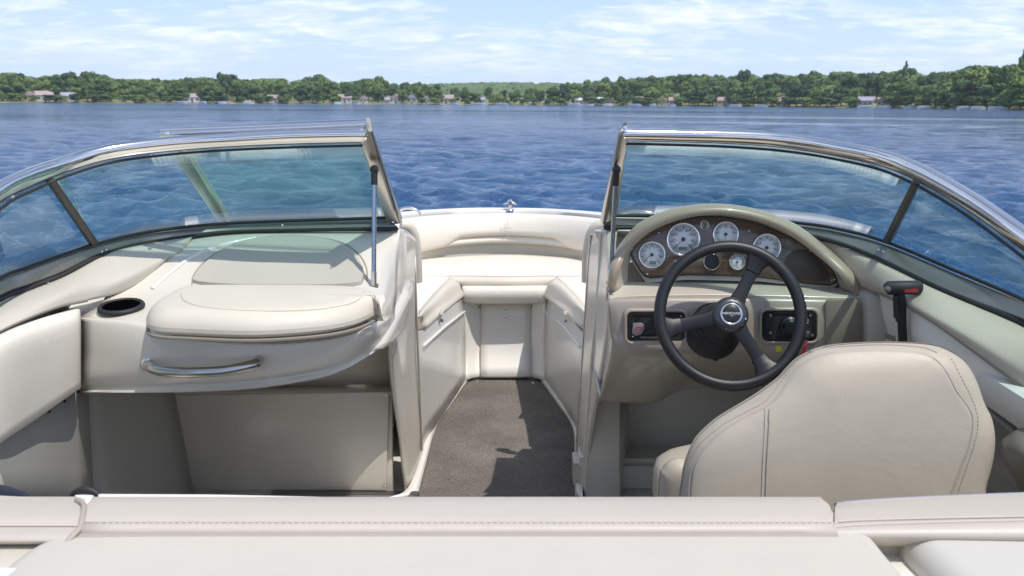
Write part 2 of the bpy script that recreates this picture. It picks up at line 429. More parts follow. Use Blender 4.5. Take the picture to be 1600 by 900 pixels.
# ================================================================== LAKE, SHORE, FAR THINGS
WZ = -0.15                                      # water level (cockpit floor is z = 0)
def hrow(px): return 155.3 + 10.0 * px / 1600.0
SH = [(-900, 430), (0, 480), (300, 510), (800, 545), (1150, 530), (1400, 450), (1520, 375), (1600, 330), (2400, 250)]
def interp(tab, x):
    return float(np.interp(x, [a for a, b in tab], [b for a, b in tab]))
def far_pt(px, D, z=WZ):
    """point at ground distance D from the boat in the direction seen at column px"""
    d = _ray(px, hrow(px)); h = math.hypot(d[0], d[1]); return Vector((CP[0] + d[0] / h * D, CP[1] + d[1] / h * D, z))
def col_of(th):  # azimuth -> column
    return 820 + math.tan(max(-1.3, min(1.3, th))) * F / math.cos(_pitch)

def sky_water():
    # water: one polar sheet, finely divided in front, with real waves
    fine = np.linspace(-0.62, 0.62, 840)
    coarse_r = np.linspace(0.62, 2 * math.pi - 0.62, 60)[1:-1]
    th = np.concatenate([fine, coarse_r])
    r = np.concatenate([np.linspace(0.3, 2.9, 8), np.geomspace(3, 110, 560), np.geomspace(112, 700, 70), np.array([1000, 1500.0])])
    T, Rr = np.meshgrid(th, r)
    Xx = Rr * np.sin(T); Yy = 0.5 + Rr * np.cos(T)
    dr = np.gradient(r)[:, None] * np.ones_like(T)
    dth = np.where(np.abs(T) <= 0.63, 0.0015, 0.085) * Rr
    cell = np.maximum(dr, dth)
    rg = np.random.RandomState(11)
    Zz = np.zeros_like(Xx); Hx = np.zeros_like(Xx); Hy = np.zeros_like(Xx)
    wind = math.radians(208)
    for i in range(96):
        lam = 0.17 * (4.0 / 0.17) ** ((i + rg.rand()) / 96)
        a = wind + rg.randn() * (0.55 if lam < 2 else 0.35)
        k = 2 * math.pi / lam; kx, ky = k * math.sin(a), k * math.cos(a)
        amp = 0.0275 * lam * (0.5 + rg.rand()) / (1 + (lam / 0.75) ** 2.3)
        fade = np.clip((lam / cell - 3.0) / 3.0, 0, 1)
        ph = kx * Xx + ky * Yy + rg.rand() * 6.28
        # patchy gusts
        env = 0.75 + 0.35 * np.sin(Xx * 0.11 * rg.rand() + Yy * 0.16 * rg.rand() + rg.rand() * 6)
        A = amp * fade * env
        c = np.cos(ph); s_ = np.sin(ph)
        Zz += A * c
        Hx -= 0.7 * A * (kx / k) * s_; Hy -= 0.7 * A * (ky / k) * s_
    inner = np.clip((Rr - 0.3) / 1.0, 0, 1)
    # calmer right around the hull so nothing washes over the floor
    co = np.stack([Xx + Hx, Yy + Hy, WZ + Zz * inner], -1).reshape(-1, 3).astype(np.float32)
    nr, nc = len(r), len(th)
    i, j = np.meshgrid(np.arange(nr - 1), np.arange(nc), indexing='ij'); j2 = (j + 1) % nc
    f = np.stack([i * nc + j, i * nc + j2, (i + 1) * nc + j2, (i + 1) * nc + j], -1).reshape(-1, 4)[:, ::-1].astype(np.int32)
    me = bpy.data.meshes.new('lake_water'); me.vertices.add(len(co)); me.vertices.foreach_set('co', co.ravel())
    me.loops.add(f.size); me.loops.foreach_set('vertex_index', f.ravel())
    me.polygons.add(len(f)); me.polygons.foreach_set('loop_start', np.arange(0, f.size, 4, dtype=np.int32))
    me.update(calc_edges=True); me.validate()
    me.polygons.foreach_set('use_smooth', [True] * len(me.polygons))
    m = bpy.data.materials.new('lake_water'); m.use_nodes = True; t = NT(m.node_tree); b = t.n['Principled BSDF']
    g = t.node('ShaderNodeNewGeometry'); pos = g.outputs['Position']
    b.inputs['IOR'].default_value = 1.333; b.inputs['Specular IOR Level'].default_value = 0.5
    streak = t.noise(t.vscale(pos, (0.006, 0.035, 0)), 1.0, 5, 0.55, 0.6)
    gust = t.noise(t.vscale(pos, (0.05, 0.16, 0)), 1.0, 4, 0.6, 0.3)
    colr = t.ramp(t.math('ADD', t.math('MULTIPLY', streak, 0.5), t.math('MULTIPLY', gust, 0.5)),
                  [(0.38, (0.019, 0.066, 0.165)), (0.52, (0.034, 0.105, 0.232)), (0.66, (0.09, 0.16, 0.27))])
    sx = t.node('ShaderNodeSeparateXYZ'); t.link(pos, sx.inputs[0])       # pale wake left by a passing boat
    cen = t.math('ADD', sx.outputs['Y'], t.math('MULTIPLY', sx.outputs['X'], 0.28))
    def band(y0, wd): return t.math('MAXIMUM', t.math('SUBTRACT', 1.0, t.math('DIVIDE', t.math('ABSOLUTE', t.math('SUBTRACT', cen, y0)), wd)), 0.0)
    wk = t.math('ADD', band(112, 13), t.math('MULTIPLY', band(76, 6), 0.7))
    wk = t.math('MULTIPLY', wk, t.mapr(sx.outputs['X'], 4, 16, 0.0, 1.0)); wk = t.math('MULTIPLY', wk, t.mapr(sx.outputs['X'], 45, 80, 1.0, 0.0))
    wk = t.math('MULTIPLY', wk, t.mapr(t.noise(t.vscale(pos, (0.12, 0.5, 0)), 1.0, 5, 0.7, 0.5), 0.36, 0.60, 0.0, 1.3)); wk.node.use_clamp = True
    colr = t.mix(wk, colr, (0.55, 0.62, 0.70))
    t.link(colr, b.inputs['Base Color'])
    t.link(t.mapr(streak, 0.40, 0.62, 0.07, 0.13), b.inputs['Roughness'])
    h1 = t.noise(t.vscale(pos, (0.8, 1.7, 1)), 1.3, 6, 0.68, 0.3)
    h2 = t.noise(t.vscale(pos, (1.0, 1.4, 1)), 7.0, 5, 0.6, 0.4)
    h3 = t.noise(t.vscale(pos, (0.22, 0.5, 1)), 1.0, 4, 0.6, 0.2)
    bn3 = t.node('ShaderNodeBump', Strength=0.12, Distance=0.8); t.link(h3, bn3.inputs['Height'])
    ln = t.node('ShaderNodeVectorMath', _operation='LENGTH'); t.link(pos, ln.inputs[0]); lod = t.mapr(ln.outputs['Value'], 6.0, 40.0, 0.40, 1.0)
    bn1 = t.node('ShaderNodeBump', Distance=0.75); t.link(lod, bn1.inputs['Strength']); t.link(h1, bn1.inputs['Height']); t.link(bn3.outputs[0], bn1.inputs['Normal'])
    bn2 = t.node('ShaderNodeBump', Strength=0.5, Distance=0.045); t.link(h2, bn2.inputs['Height']); t.link(bn1.outputs[0], bn2.inputs['Normal'])
    t.link(bn2.outputs[0], b.inputs['Normal'])
    o = link_obj('water', me, m, smooth=False); tag(o, 'choppy blue lake water reaching to the far wooded shore', kind='structure')
sky_water()

def land_h(px, back):
    """ground height above the water, BACK metres behind the shoreline"""
    lift = interp([(-900, 4), (0, 3), (500, 3), (700, 1.5), (900, 2), (1100, 6), (1300, 6), (1500, 5), (1700, 6), (2400, 8)], px)
    n = noise.noise(Vector((px * 0.004, back * 0.012, 3.1)))
    far = interp([(0, 0), (200, 0), (600, 10), (1200, 24), (3000, 40)], back) * (0.8 + 0.6 * noise.noise(Vector((px * 0.0035, 0.3, 8.0))))
    return -0.5 + 0.9 * min(1, max(0, back) / 6) + lift * min(1.0, max(0, back - 10) / 60.0) ** 1.2 * 1.2 + n * min(2.0, max(0, back) / 40) + max(0, far)
def ground():
    ths = np.concatenate([np.linspace(-0.72, 0.72, 260), np.linspace(0.72, 2 * math.pi - 0.72, 70)[1:-1]])
    backs = [-25, -3, 0, 1.5, 3, 6, 12, 20, 32, 50, 80, 120, 180, 300, 500, 900, 1100]
    rows = []
    for bk in backs:
        row = []
        for th in ths:
            tt = th if th <= math.pi else th - 2 * math.pi
            px = col_of(tt) if abs(tt) < 1.25 else (2400 if tt > 0 else -900)
            px = max(-900, min(2400, px))
            D = interp(SH, px) + 6 * noise.noise(Vector((th * 22, 0, 5))) + bk
            z = WZ - 1.5 if bk <= -25 else WZ + land_h(px, bk) if bk > -3 else WZ - 0.6
            row.append(Vector((CP[0] + math.sin(tt) * D, CP[1] + math.cos(tt) * D, z)))
        rows.append(row)
    me = grid_mesh('ground', rows, closed_u=True)
    bm = bmesh.new(); bm.from_mesh(me)
    if sum(f.normal.z for f in bm.faces) < 0: bmesh.ops.reverse_faces(bm, faces=bm.faces)
    bm.to_mesh(me); bm.free()
    def gb(t, b, pos):
        a = t.noise(pos, 0.07, 5, 0.6, 0.4); c = t.noise(pos, 0.9, 4, 0.7)
        f = t.math('ADD', t.math('MULTIPLY', a, 0.7), t.math('MULTIPLY', c, 0.3))
        t.link(t.ramp(f, [(0.35, (0.10, 0.13, 0.035)), (0.5, (0.19, 0.20, 0.07)), (0.64, (0.42, 0.38, 0.22))]), b.inputs['Base Color'])
    o = link_obj('ground', me, mat('lakeside_grass', (0.1, 0.1, 0.05), 0.9, build=gb), smooth=True)
    tag(o, 'low grassy lake shore rising to wooded land', kind='structure')
ground()

def leaf_mat(name, c0, c1, c2):
    def fb(t, b, pos):
        oi = t.node('ShaderNodeObjectInfo')
        a = t.noise(pos, 0.35, 4, 0.7); f = t.math('ADD', t.math('MULTIPLY', a, 0.58), t.math('MULTIPLY', oi.outputs['Random'], 0.42))
        t.link(t.ramp(f, [(0.3, c0), (0.5, c1), (0.68, c2)]), b.inputs['Base Color'])
    return mat(name, c1, 0.7, spec=0.2, build=fb)
LEAF = [leaf_mat('foliage_mid', (0.078, 0.128, 0.040), (0.130, 0.205, 0.062), (0.185, 0.265, 0.085)),
        leaf_mat('foliage_dark', (0.056, 0.098, 0.040), (0.095, 0.155, 0.058), (0.135, 0.205, 0.074)),
        leaf_mat('foliage_bright', (0.105, 0.155, 0.042), (0.170, 0.240, 0.062), (0.23, 0.30, 0.088))]
def norm_top(me, H=11.5):
    z = max(v.co.z for v in me.vertices)
    for v in me.vertices: v.co.z *= H / z
    return me
BARK = mat('bark_grey', (0.12, 0.10, 0.08), 0.9, var=0.1)

def crown_mesh(name, seed, lobes, nleaf, size, conic=False):
    """crown of many small leaf clumps over uneven lobes (unit tree ~ 12 m tall)"""
    rg = np.random.RandomState(seed); vs = []; fs = []
    L = []
    for i in range(lobes):
        if conic:
            z = 3 + 8.6 * (i / (lobes - 1)); rr = 2.6 * (1 - (z - 3) / 9.6) + 0.25
            an = rg.rand() * 6.28; L.append((math.cos(an) * rr * .35, math.sin(an) * rr * .35, z, rr * (0.8 + .3 * rg.rand()), rr * .8))
        else:
            an = rg.rand() * 6.28; zz = 2.3 + 8.0 * rg.rand() ** 0.85; rad = (3.4 * math.sqrt(max(0.05, 1 - ((zz - 5.8) / 6.2) ** 2))) * rg.rand() ** 0.5
            rr = 1.3 + 1.5 * rg.rand(); L.append((math.cos(an) * rad, math.sin(an) * rad, zz, rr, rr * (0.7 + .25 * rg.rand())))
    L = np.array(L); wts = L[:, 3] ** 2; wts /= wts.sum()
    idx = rg.choice(len(L), nleaf, p=wts)
    d = rg.randn(nleaf, 3); d /= np.linalg.norm(d, axis=1)[:, None]; d[:, 2] = np.where(d[:, 2] < -0.35, -d[:, 2] * .6, d[:, 2])
    rad = 0.72 + 0.36 * rg.rand(nleaf)
    P = L[idx, :3] + d * np.stack([L[idx, 3], L[idx, 3], L[idx, 4]], 1) * rad[:, None]
    keep = np.ones(nleaf, bool)
    for k in range(nleaf):                       # drop leaves buried deep in other lobes
        q = (P[k] - L[:, :3]) / np.stack([L[:, 3], L[:, 3], L[:, 4]], 1); m_ = (q ** 2).sum(1); m_[idx[k]] = 9
        if (m_ < 0.4).any(): keep[k] = False
    P = P[keep]; d = d[keep]; n = len(P)
    nn = d * 0.9 + rg.randn(n, 3) * 0.55; nn /= np.linalg.norm(nn, axis=1)[:, None]
    a = np.cross(nn, rg.randn(n, 3)); a /= np.linalg.norm(a, axis=1)[:, None]; b_ = np.cross(nn, a)
    s = size * (0.6 + 0.9 * rg.rand(n))[:, None]
    bend = nn * s * 0.25
    Q = np.stack([P - a * s - b_ * s * .7 - bend, P + a * s * .9 - b_ * s - bend, P + a * s + b_ * s * .8 - bend, P - a * s * .8 + b_ * s - bend, P + bend], 1).reshape(-1, 3)
    base = np.arange(n)[:, None] * 5
    tri = np.concatenate([base + np.array([[0, 1, 4]]), base + np.array([[1, 2, 4]]), base + np.array([[2, 3, 4]]), base + np.array([[3, 0, 4]])], 1).reshape(-1, 3)
    vs = Q.tolist(); fs = tri.tolist()
    # dull inner masses so the crown is not see-through everywhere
    for l in L:
        bm = bmesh.new(); bmesh.ops.create_icosphere(bm, subdivisions=1, radius=1.0); o0 = len(vs)
        for v in bm.verts:
            j = 0.74 + 0.2 * noise.noise(v.co * 2 + Vector(l[:3])); vs.append((l[0] + v.co.x * l[3] * j, l[1] + v.co.y * l[3] * j, l[2] + v.co.z * l[4] * j))
        fs += [tuple(o0 + v.index for v in f.verts) for f in bm.faces]; bm.free()
    me = bpy.data.meshes.new(name); me.from_pydata(vs, [], fs); me.update(); return me
def trunk_mesh(name, seed, h=5.5, r=0.28):
    rg = random.Random(seed); vs = []; fs = []
    def add(path, rr):
        rows = tube_bm(path, rr, 6); o0 = len(vs)
        for row in rows: vs.extend(tuple(p) for p in row)
        for i in range(len(rows) - 1):
            for j in range(6): fs.append((o0 + i * 6 + j, o0 + i * 6 + (j + 1) % 6, o0 + (i + 1) * 6 + (j + 1) % 6, o0 + (i + 1) * 6 + j))
    add([(0, 0, -0.6), (0.05, 0, h * .4), (rg.uniform(-.2, .2), rg.uniform(-.2, .2), h * .75), (rg.uniform(-.3, .3), rg.uniform(-.3, .3), h * 1.5)], [r * 1.3, r, r * .8, r * .25])
    for k in range(5):
        a = k * 1.26 + rg.random(); z = h * rg.uniform(.5, .85)
        add([(0, 0, z), (math.cos(a) * 1.1, math.sin(a) * 1.1, z + 1.3), (math.cos(a) * 2.2, math.sin(a) * 2.2, z + 2.9)], [r * .5, r * .35, r * .1])
    me = bpy.data.meshes.new(name); me.from_pydata(vs, [], fs); me.update(); return me
KINDS = []
for k in range(7):
    conic = k == 6
    cm_ = norm_top(crown_mesh('crown', 40 + k, 9 if conic else 15 + k, 1500, 0.42 if not conic else 0.34, conic))
    tm_ = trunk_mesh('trunk', 60 + k)
    KINDS.append((cm_, tm_, conic))
def tree(p, h, wd, kind, leaf, label, group='trees along the far shore'):
    cm_, tm_, conic = KINDS[kind]
    key = (kind, leaf)
    r = bpy.data.objects.new('pine_tree' if conic else 'broadleaf_tree', None); COL.objects.link(r)
    r.location = p; r.scale = (wd / 9.0, wd / 9.0, h / 11.5); r.rotation_euler = (0, 0, rnd.random() * 6.28)
    tag(r, label, 'tree', group)
    if key not in TREECACHE:
        a = cm_.copy(); a.materials.append(LEAF[leaf]); b = tm_.copy() if not tm_.materials else tm_
        if not b.materials: b.materials.append(BARK)
        TREECACHE[key] = (a, b)
    a, b = TREECACHE[key]
    c = bpy.data.objects.new('crown', a); COL.objects.link(c); c.parent = r
    t_ = bpy.data.objects.new('trunk', b); COL.objects.link(t_); t_.parent = r
    return r
TREECACHE = {}
# outline of the wood against the sky, photo column -> row
TOP = [(-60, 118), (0, 120), (20, 117), (60, 124), (95, 122), (108, 117), (125, 123), (145, 117), (165, 120), (178, 127), (210, 124), (250, 125), (290, 125), (320, 121), (345, 124),
       (352, 117), (375, 124), (400, 123), (440, 122), (460, 126), (495, 119), (510, 121), (530, 131), (545, 127), (570, 122), (592, 121), (610, 131), (635, 126),
       (660, 129), (690, 131), (740, 134), (800, 134), (840, 133), (872, 129), (885, 127), (910, 128), (940, 123), (975, 121), (1010, 121), (1040, 119), (1075, 119), (1100, 117),
       (1140, 120), (1162, 113), (1185, 122), (1212, 117), (1240, 120), (1268, 115), (1290, 121), (1308, 114), (1340, 118), (1380, 116), (1410, 112), (1440, 121), (1480, 117),
       (1510, 109), (1530, 108), (1550, 114), (1575, 110), (1600, 107), (1680, 102)]
LBL = {'front': ('round-crowned green tree at the edge of the far lake shore', 'darker leafy tree standing at the far lake shore', 'bright yellow-green tree at the edge of the far lake shore'),
       'mid': ('tall green broadleaf tree in the second row of the shore wood', 'tall dark tree in the second row of the shore wood', 'pale green tree in the second row of the shore wood'),
       'bush': ('low rounded green bush on the lawn by the far water', 'low dark bush on the lawn by the far water', 'low bright green bush on the lawn by the far water'),
       'back': ('green treetop showing above the shore wood', 'dark treetop showing above the shore wood', 'pale green treetop showing above the shore wood')}
HOUSE_PX = [47, 69, 103, 298, 353, 430, 540, 568, 603, 619, 643, 666, 699, 750, 906, 933, 954, 1005, 1033, 1055, 1131, 1224, 1353, 1379]
def place_row(px0, px1, step, back, frac, key, lim=None):
    px = px0
    while px < px1:
        st = step * rnd.uniform(0.75, 1.3)
        px += st
        D = interp(SH, px) + back * rnd.uniform(0.8, 1.25)
        if key == 'front' and any(abs(px - h) < 9 for h in HOUSE_PX): continue
        if key == 'bush' and any(abs(px - h) < 5 for h in HOUSE_PX): continue
        if key == 'mid' and any(abs(px - h) < 3 for h in HOUSE_PX): continue
        gz = WZ + land_h(px, D - interp(SH, px))
        top = (hrow(px) - interp(TOP, px)) / F * D * 1.0 + CP[2]
        h = (top - gz) * frac * rnd.uniform(0.88, 1.06 if key != 'front' else 1.15)
        if 700 < px < 880 and key == 'back': continue
        h = max(4.0 if key != 'bush' else 2.4, min(24, h)); leaf = rnd.choices((0, 1, 2), (5, 3, 2.4))[0]
        wd = h * rnd.uniform(1.1, 1.9) if key == 'bush' else h * rnd.uniform(0.72, 1.0) if key == 'front' else h * rnd.uniform(0.55, 0.75)
        tree(far_pt(px, D, gz), h, wd, rnd.randrange(6), leaf, LBL[key][leaf])
place_row(-70, 1660, 17, 62, 0.99, 'back')
place_row(-70, 1660, 18, 34, 0.86, 'mid')
place_row(-70, 1640, 18, 12, 0.62, 'front')
place_row(-60, 1640, 22, 5, 0.30, 'bush')
for px, row, hh, kd, lf, lb in [(112, 117, 15, 3, 1, 'dark tree with ragged top rising above the wood, left of the taller clump'), (145, 116, 15, 1, 1, 'tall dark tree forming the clump that rises above the left shore wood'),
        (352, 116, 14, 4, 1, 'slim dark tree standing above the wood near the pink-roofed house'), (592, 120, 14, 2, 1, 'tall dark tree just left of the low gap in the shore wood'),
        (1162, 112, 16, 2, 1, 'round dark treetop rising above the wood right of centre'), (1410, 103, 20, 6, 1, 'pointed dark pine rising above the wood on the right'),
        (1268, 114, 17, 0, 0, 'broad treetop rising above the wood between two dips'), (1590, 91, 20, 6, 1, 'tallest pine on the shore with a tufted top at the right edge')]:
    D = interp(SH, px) + 40; gz = WZ + land_h(px, 40); top = (hrow(px) - row) / F * D + CP[2]
    tree(far_pt(px, D, gz), top - gz, (top - gz) * (0.42 if kd == 6 else 0.5), kd, lf, lb, None)

def far_forest():
    """far-off wooded hills that read as one mass"""
    rg = np.random.RandomState(5); vs = []; fs = []
    def blob(c, r, hgt):
        n = 46; d = rg.randn(n, 3); d /= np.linalg.norm(d, axis=1)[:, None]; d[:, 2] = np.abs(d[:, 2])
        for q in d:
            p = np.array(c) + q * np.array([r, r, hgt]); s = r * 0.28 * (0.6 + .8 * rg.rand()); a = np.cross(q, rg.randn(3)); a /= np.linalg.norm(a); b = np.cross(q, a)
            o0 = len(vs); vs.extend([tuple(p - a * s), tuple(p + b * s), tuple(p + a * s), tuple(p - b * s), tuple(p + q * s * .5)]); fs.extend([(o0, o0 + 1, o0 + 4), (o0 + 1, o0 + 2, o0 + 4), (o0 + 2, o0 + 3, o0 + 4), (o0 + 3, o0, o0 + 4)])
    HILL = [(640, 134), (700, 131.5), (760, 130), (830, 130), (900, 131), (960, 130)]
    for i in range(900):
        px = rg.uniform(600, 1000); t = rg.rand(); D = 900 + 500 * t
        rowh = interp(HILL, px); top = (hrow(px) - rowh) / F * 1400 + CP[2]
        z = top * (0.2 + 0.75 * t) - 3
        blob(far_pt(px, D, z), 5.5, 5.0)
    for i in range(900):                       # wood carried on beyond the frame and behind the trees
        px = rg.choice([rg.uniform(-900, -60), rg.uniform(1660, 2400), rg.uniform(-60, 1660)], p=[.25, .25, .5])
        bk = rg.uniform(80, 260) if -60 <= px <= 1660 else rg.uniform(10, 120); D = interp(SH, px) + bk
        gz = WZ + land_h(px, bk)
        if -60 <= px <= 1660:
            top = (hrow(px) - interp(TOP, px) - 4) / F * D + CP[2]
            if 600 < px < 950: continue
            z = min(top - 5, gz + 9)
        else: z = gz + 7
        blob(far_pt(px, D, z), 5.5, 5.0); blob(far_pt(px + 4, D, z - 5), 5.5, 5.0)
    me = bpy.data.meshes.new('forest'); me.from_pydata(vs, [], fs); me.update()
    o = link_obj('forest', me, LEAF[1], smooth=False); tag(o, 'distant wooded hills reading as one green mass behind the shore', kind='stuff')
far_forest()

# houses
ROOFC = {'pinkish': (0.42, 0.33, 0.32), 'grey': (0.25, 0.26, 0.29), 'white': (0.75, 0.76, 0.78), 'brown': (0.25, 0.20, 0.17), 'lilac': (0.38, 0.36, 0.44)}
WALLC = {'white': (0.60, 0.59, 0.57), 'cream': (0.62, 0.56, 0.46), 'grey': (0.42, 0.42, 0.42), 'tan': (0.48, 0.38, 0.28)}
WIN = mat('house_window', (0.03, 0.04, 0.05), 0.15)
def house(px, w, h, wall, roof, gable, label, back=14):
    w *= .88; h *= .9
    D = interp(SH, px) + back; gz = WZ + land_h(px, back) - 0.2; p = far_pt(px, D, gz)
    r = root('lakeside_house', label, 'house', p, 'houses on the far shore'); r.rotation_euler = (0, 0, math.atan2(p.x - CP[0], p.y) * -1 + rnd.uniform(-.3, .3))
    wm = mat('wall_' + wall, WALLC[wall], 0.7, var=0.04); rm = mat('roof_' + roof, ROOFC[roof], 0.8, var=0.08)
    d = w * 0.7; wh = h * 0.62
    box('wall', (0, 0, wh / 2), (w, d, wh), wm, r, 0.02)
    ov = 0.4
    if gable:                                   # ridge across the view
        v = [(-w / 2 - ov, -d / 2 - ov, wh - .1), (w / 2 + ov, -d / 2 - ov, wh - .1), (w / 2 + ov, d / 2 + ov, wh - .1), (-w / 2 - ov, d / 2 + ov, wh - .1), (-w / 2 - ov, 0, h), (w / 2 + ov, 0, h)]
        f = [(0, 1, 5, 4), (2, 3, 4, 5), (0, 4, 3), (1, 2, 5), (3, 2, 1, 0)]
    else:
        v = [(-w / 2 - ov, -d / 2 - ov, wh - .1), (w / 2 + ov, -d / 2 - ov, wh - .1), (w / 2 + ov, d / 2 + ov, wh - .1), (-w / 2 - ov, d / 2 + ov, wh - .1), (0, -d / 2 - ov, h), (0, d / 2 + ov, h)]
        f = [(1, 2, 5, 4), (3, 0, 4, 5), (0, 1, 4), (2, 3, 5), (3, 2, 1, 0)]
    me = bpy.data.meshes.new('roof'); me.from_pydata(v, [], f); ro = link_obj('roof', me, rm, r, smooth=False)
    box('chimney', (w * .22, d * .1, h * .95), (.6, .6, h * .3), mat('chimney_brick', (.3, .2, .17), .9), ro, 0)
    n = 3 if w > 6.5 else 2
    for k in range(n):
        x = (k + .5) / n * w - w / 2
        wn = box('window', (x, -d / 2 - .02, wh * .58), (w / n * .5, .12, wh * .36), WHT, r, 0)
        box('pane', (x, -d / 2 - .09, wh * .58), (w / n * .42, .04, wh * .29), WIN, wn, 0)
    box('door', (w * .5 / n * 0 + w * .02, -d / 2 - .03, wh * .2), (.9, .1, wh * .4), mat('house_door', (.12, .1, .09), .6), r, 0)
HS = [(47, 6, 5.4, 'tan', 'pinkish', 0, 'small tan cottage with steep pink roof, leftmost on the far shore'),
      (69, 8.5, 5.8, 'white', 'pinkish', 1, 'pink-roofed white house second from the left on the far shore'),
      (103, 8.5, 5.2, 'grey', 'lilac', 1, 'blue-grey roofed house third from the left on the far shore'),
      (298, 9.5, 5.6, 'white', 'pinkish', 1, 'white house with long pink roof alone in a clearing of the left shore'),
      (353, 5, 5.0, 'tan', 'pinkish', 0, 'narrow tan house half hidden below the slim dark tree'),
      (430, 9, 5.2, 'white', 'pinkish', 1, 'white house with low pale roof above a wide lawn'),
      (540, 9, 6.0, 'white', 'pinkish', 1, 'big pink-roofed white house right of the tall wood bulge'),
      (568, 5, 5.2, 'white', 'pinkish', 0, 'bright white gabled cottage under a rounded tree'),
      (603, 5, 4.4, 'grey', 'lilac', 1, 'little grey cottage left of the twin-gabled pink roof'),
      (619, 7.5, 6.4, 'white', 'pinkish', 0, 'tall gabled pink-roofed house in the dense row near the middle'),
      (643, 7, 6.4, 'grey', 'lilac', 0, 'lilac-grey house in the dense row near the middle'),
      (666, 5.5, 5.6, 'white', 'lilac', 0, 'white house with lilac roof left of the square white one'),
      (699, 9, 6.4, 'white', 'pinkish', 1, 'square white two-storey house on its own lawn near the middle'),
      (750, 7, 5.0, 'white', 'lilac', 1, 'white house beside the boats below the distant hill'),
      (906, 9, 5.2, 'grey', 'white', 1, 'grey house with bright white roof right of the distant hill'),
      (933, 7, 5.0, 'grey', 'white', 1, 'smaller white-roofed house half behind a tree'),
      (954, 5, 4.6, 'tan', 'brown', 0, 'brown gabled cottage between two trees right of the white roofs'),
      (1005, 10, 5.6, 'white', 'pinkish', 1, 'wide pinkish-grey roofed house above a pale dock'),
      (1033, 6, 5.0, 'grey', 'brown', 0, 'small brown house hidden in trees right of the wide house'),
      (1055, 8.5, 5.4, 'tan', 'pinkish', 1, 'tan house with broad pinkish roof under tall trees'),
      (1131, 9.5, 5.6, 'grey', 'pinkish', 1, 'grey house with hipped pinkish roof above a long lawn'),
      (1224, 8, 5.2, 'grey', 'pinkish', 1, 'pinkish roof half hidden in trees right of the middle'),
      (1353, 8, 5.4, 'grey', 'lilac', 1, 'dark grey roofed house above a small white boat'),
      (1379, 5.5, 5.2, 'tan', 'pinkish', 0, 'tan gabled house rightmost on the far shore')]
for hs in HS: house(*hs)

BOATW = mat('far_boat_white', (0.8, 0.8, 0.8), 0.4); BOATB = mat('far_boat_blue', (0.10, 0.18, 0.35), 0.5); DECKM = mat('dock_wood', (0.42, 0.38, 0.32), 0.8, var=0.1)
def far_boat(px, L, label, cover):
    D = interp(SH, px) - 6; r = root('moored_boat', label, 'boat', far_pt(px, D, WZ), 'boats moored along the far shore'); r.rotation_euler = (0, 0, rnd.uniform(-.5, .5))
    rows = []
    for t in (0, .25, .5, .75, 1.0):
        x = (t - .5) * L; wd = L * .17 * (1 - max(0, t - .4) ** 2 * 2.2); wd = max(.03, wd)
        rows.append([Vector((x, -wd, .75 + .25 * t)), Vector((x, -wd * .75, 0)), Vector((x, 0, -.25)), Vector((x, wd * .75, 0)), Vector((x, wd, .75 + .25 * t))])
    me = grid_mesh('hull', rows, cap=True); link_obj('hull', me, BOATW, r)
    slab('cover', [(-L * .45, -L * .14, .85), (L * .3, -L * .13, .95), (L * .3, L * .13, .95), (-L * .45, L * .14, .85)], .3, BOATB if cover else BOATW, r, 0.02, dirn=(0, 0, 1))
    box('windshield', (L * .02, 0, 1.35), (.15, L * .22, .5), WIN, r, 0.02)
def dock(px, L, label):
    D = interp(SH, px) - L / 2 + 1; r = root('dock', label, 'dock', far_pt(px, D, WZ), 'docks on the far shore'); r.rotation_euler = (0, 0, -math.atan((px - 820) / F))
    box('deck', (0, 0, .55), (1.6, L, .12), DECKM, r, 0)
    for k in range(4):
        for s in (-.7, .7): box('post', (s, (k / 3 - .5) * L * .95, .1), (.14, .14, 1.6), DECKM, r, 0)
for px, L, lb, cv in [(285, 6, 'white boat moored just left of the clearing house lawn', 0), (317, 5, 'short white boat moored below the clearing house', 0), (348, 4.5, 'white skiff below the narrow tan house', 0),
        (388, 6, 'white boat moored left of the wide lawn', 0), (527, 4, 'small white boat at the end of a pale shore strip', 0), (556, 4.5, 'white boat below the big pink-roofed house', 1),
        (712, 5, 'white boat moored right of the square white house', 0), (750, 9, 'long white boat below the house under the distant hill', 0), (785, 8, 'white pontoon boat right of the distant hill house', 0),
        (899, 8, 'white boat below the bright white roof', 0), (921, 5, 'small white boat between the two white-roofed houses', 1), (950, 6, 'white boat below the brown gabled cottage', 0),
        (993, 7, 'white boat beside the pale dock of the wide house', 0), (1020, 4, 'white dinghy right of the wide house', 0), (1049, 5, 'white boat below the tan house', 1),
        (1149, 7, 'white boat moored at the long lawn', 0), (1190, 7, 'white boat at the sandy patch right of the long lawn', 0), (1355, 8, 'white boat with tall windscreen below the dark grey roof', 0), (1381, 6, 'white boat moored below the rightmost house', 0),
        (1425, 7, 'white boat left in the cluster near the right edge', 1), (1446, 7, 'white boat right in the cluster near the right edge', 0), (1512, 7, 'white boat at the foot of the large right-hand trees', 0), (1530, 5, 'white runabout by the right-hand trees', 0), (1560, 6, 'white boat nearest the right edge', 0)]:
    far_boat(px, L, lb, cv)
for px, L, lb in [(205, 9, 'bare wooden dock on the left shore between two lawns'), (475, 8, 'wooden dock below the dark wood bulge'), (596, 8, 'short dock at the dense row of houses'), (682, 9, 'dock left of the square white house'),
                  (880, 9, 'dock left of the bright white roof'), (1075, 8, 'dock right of the tan house'), (1240, 9, 'dock right of the half hidden pinkish roof'), (1470, 8, 'dock between the boat cluster and the large trees')]:
    dock(px, L, lb)

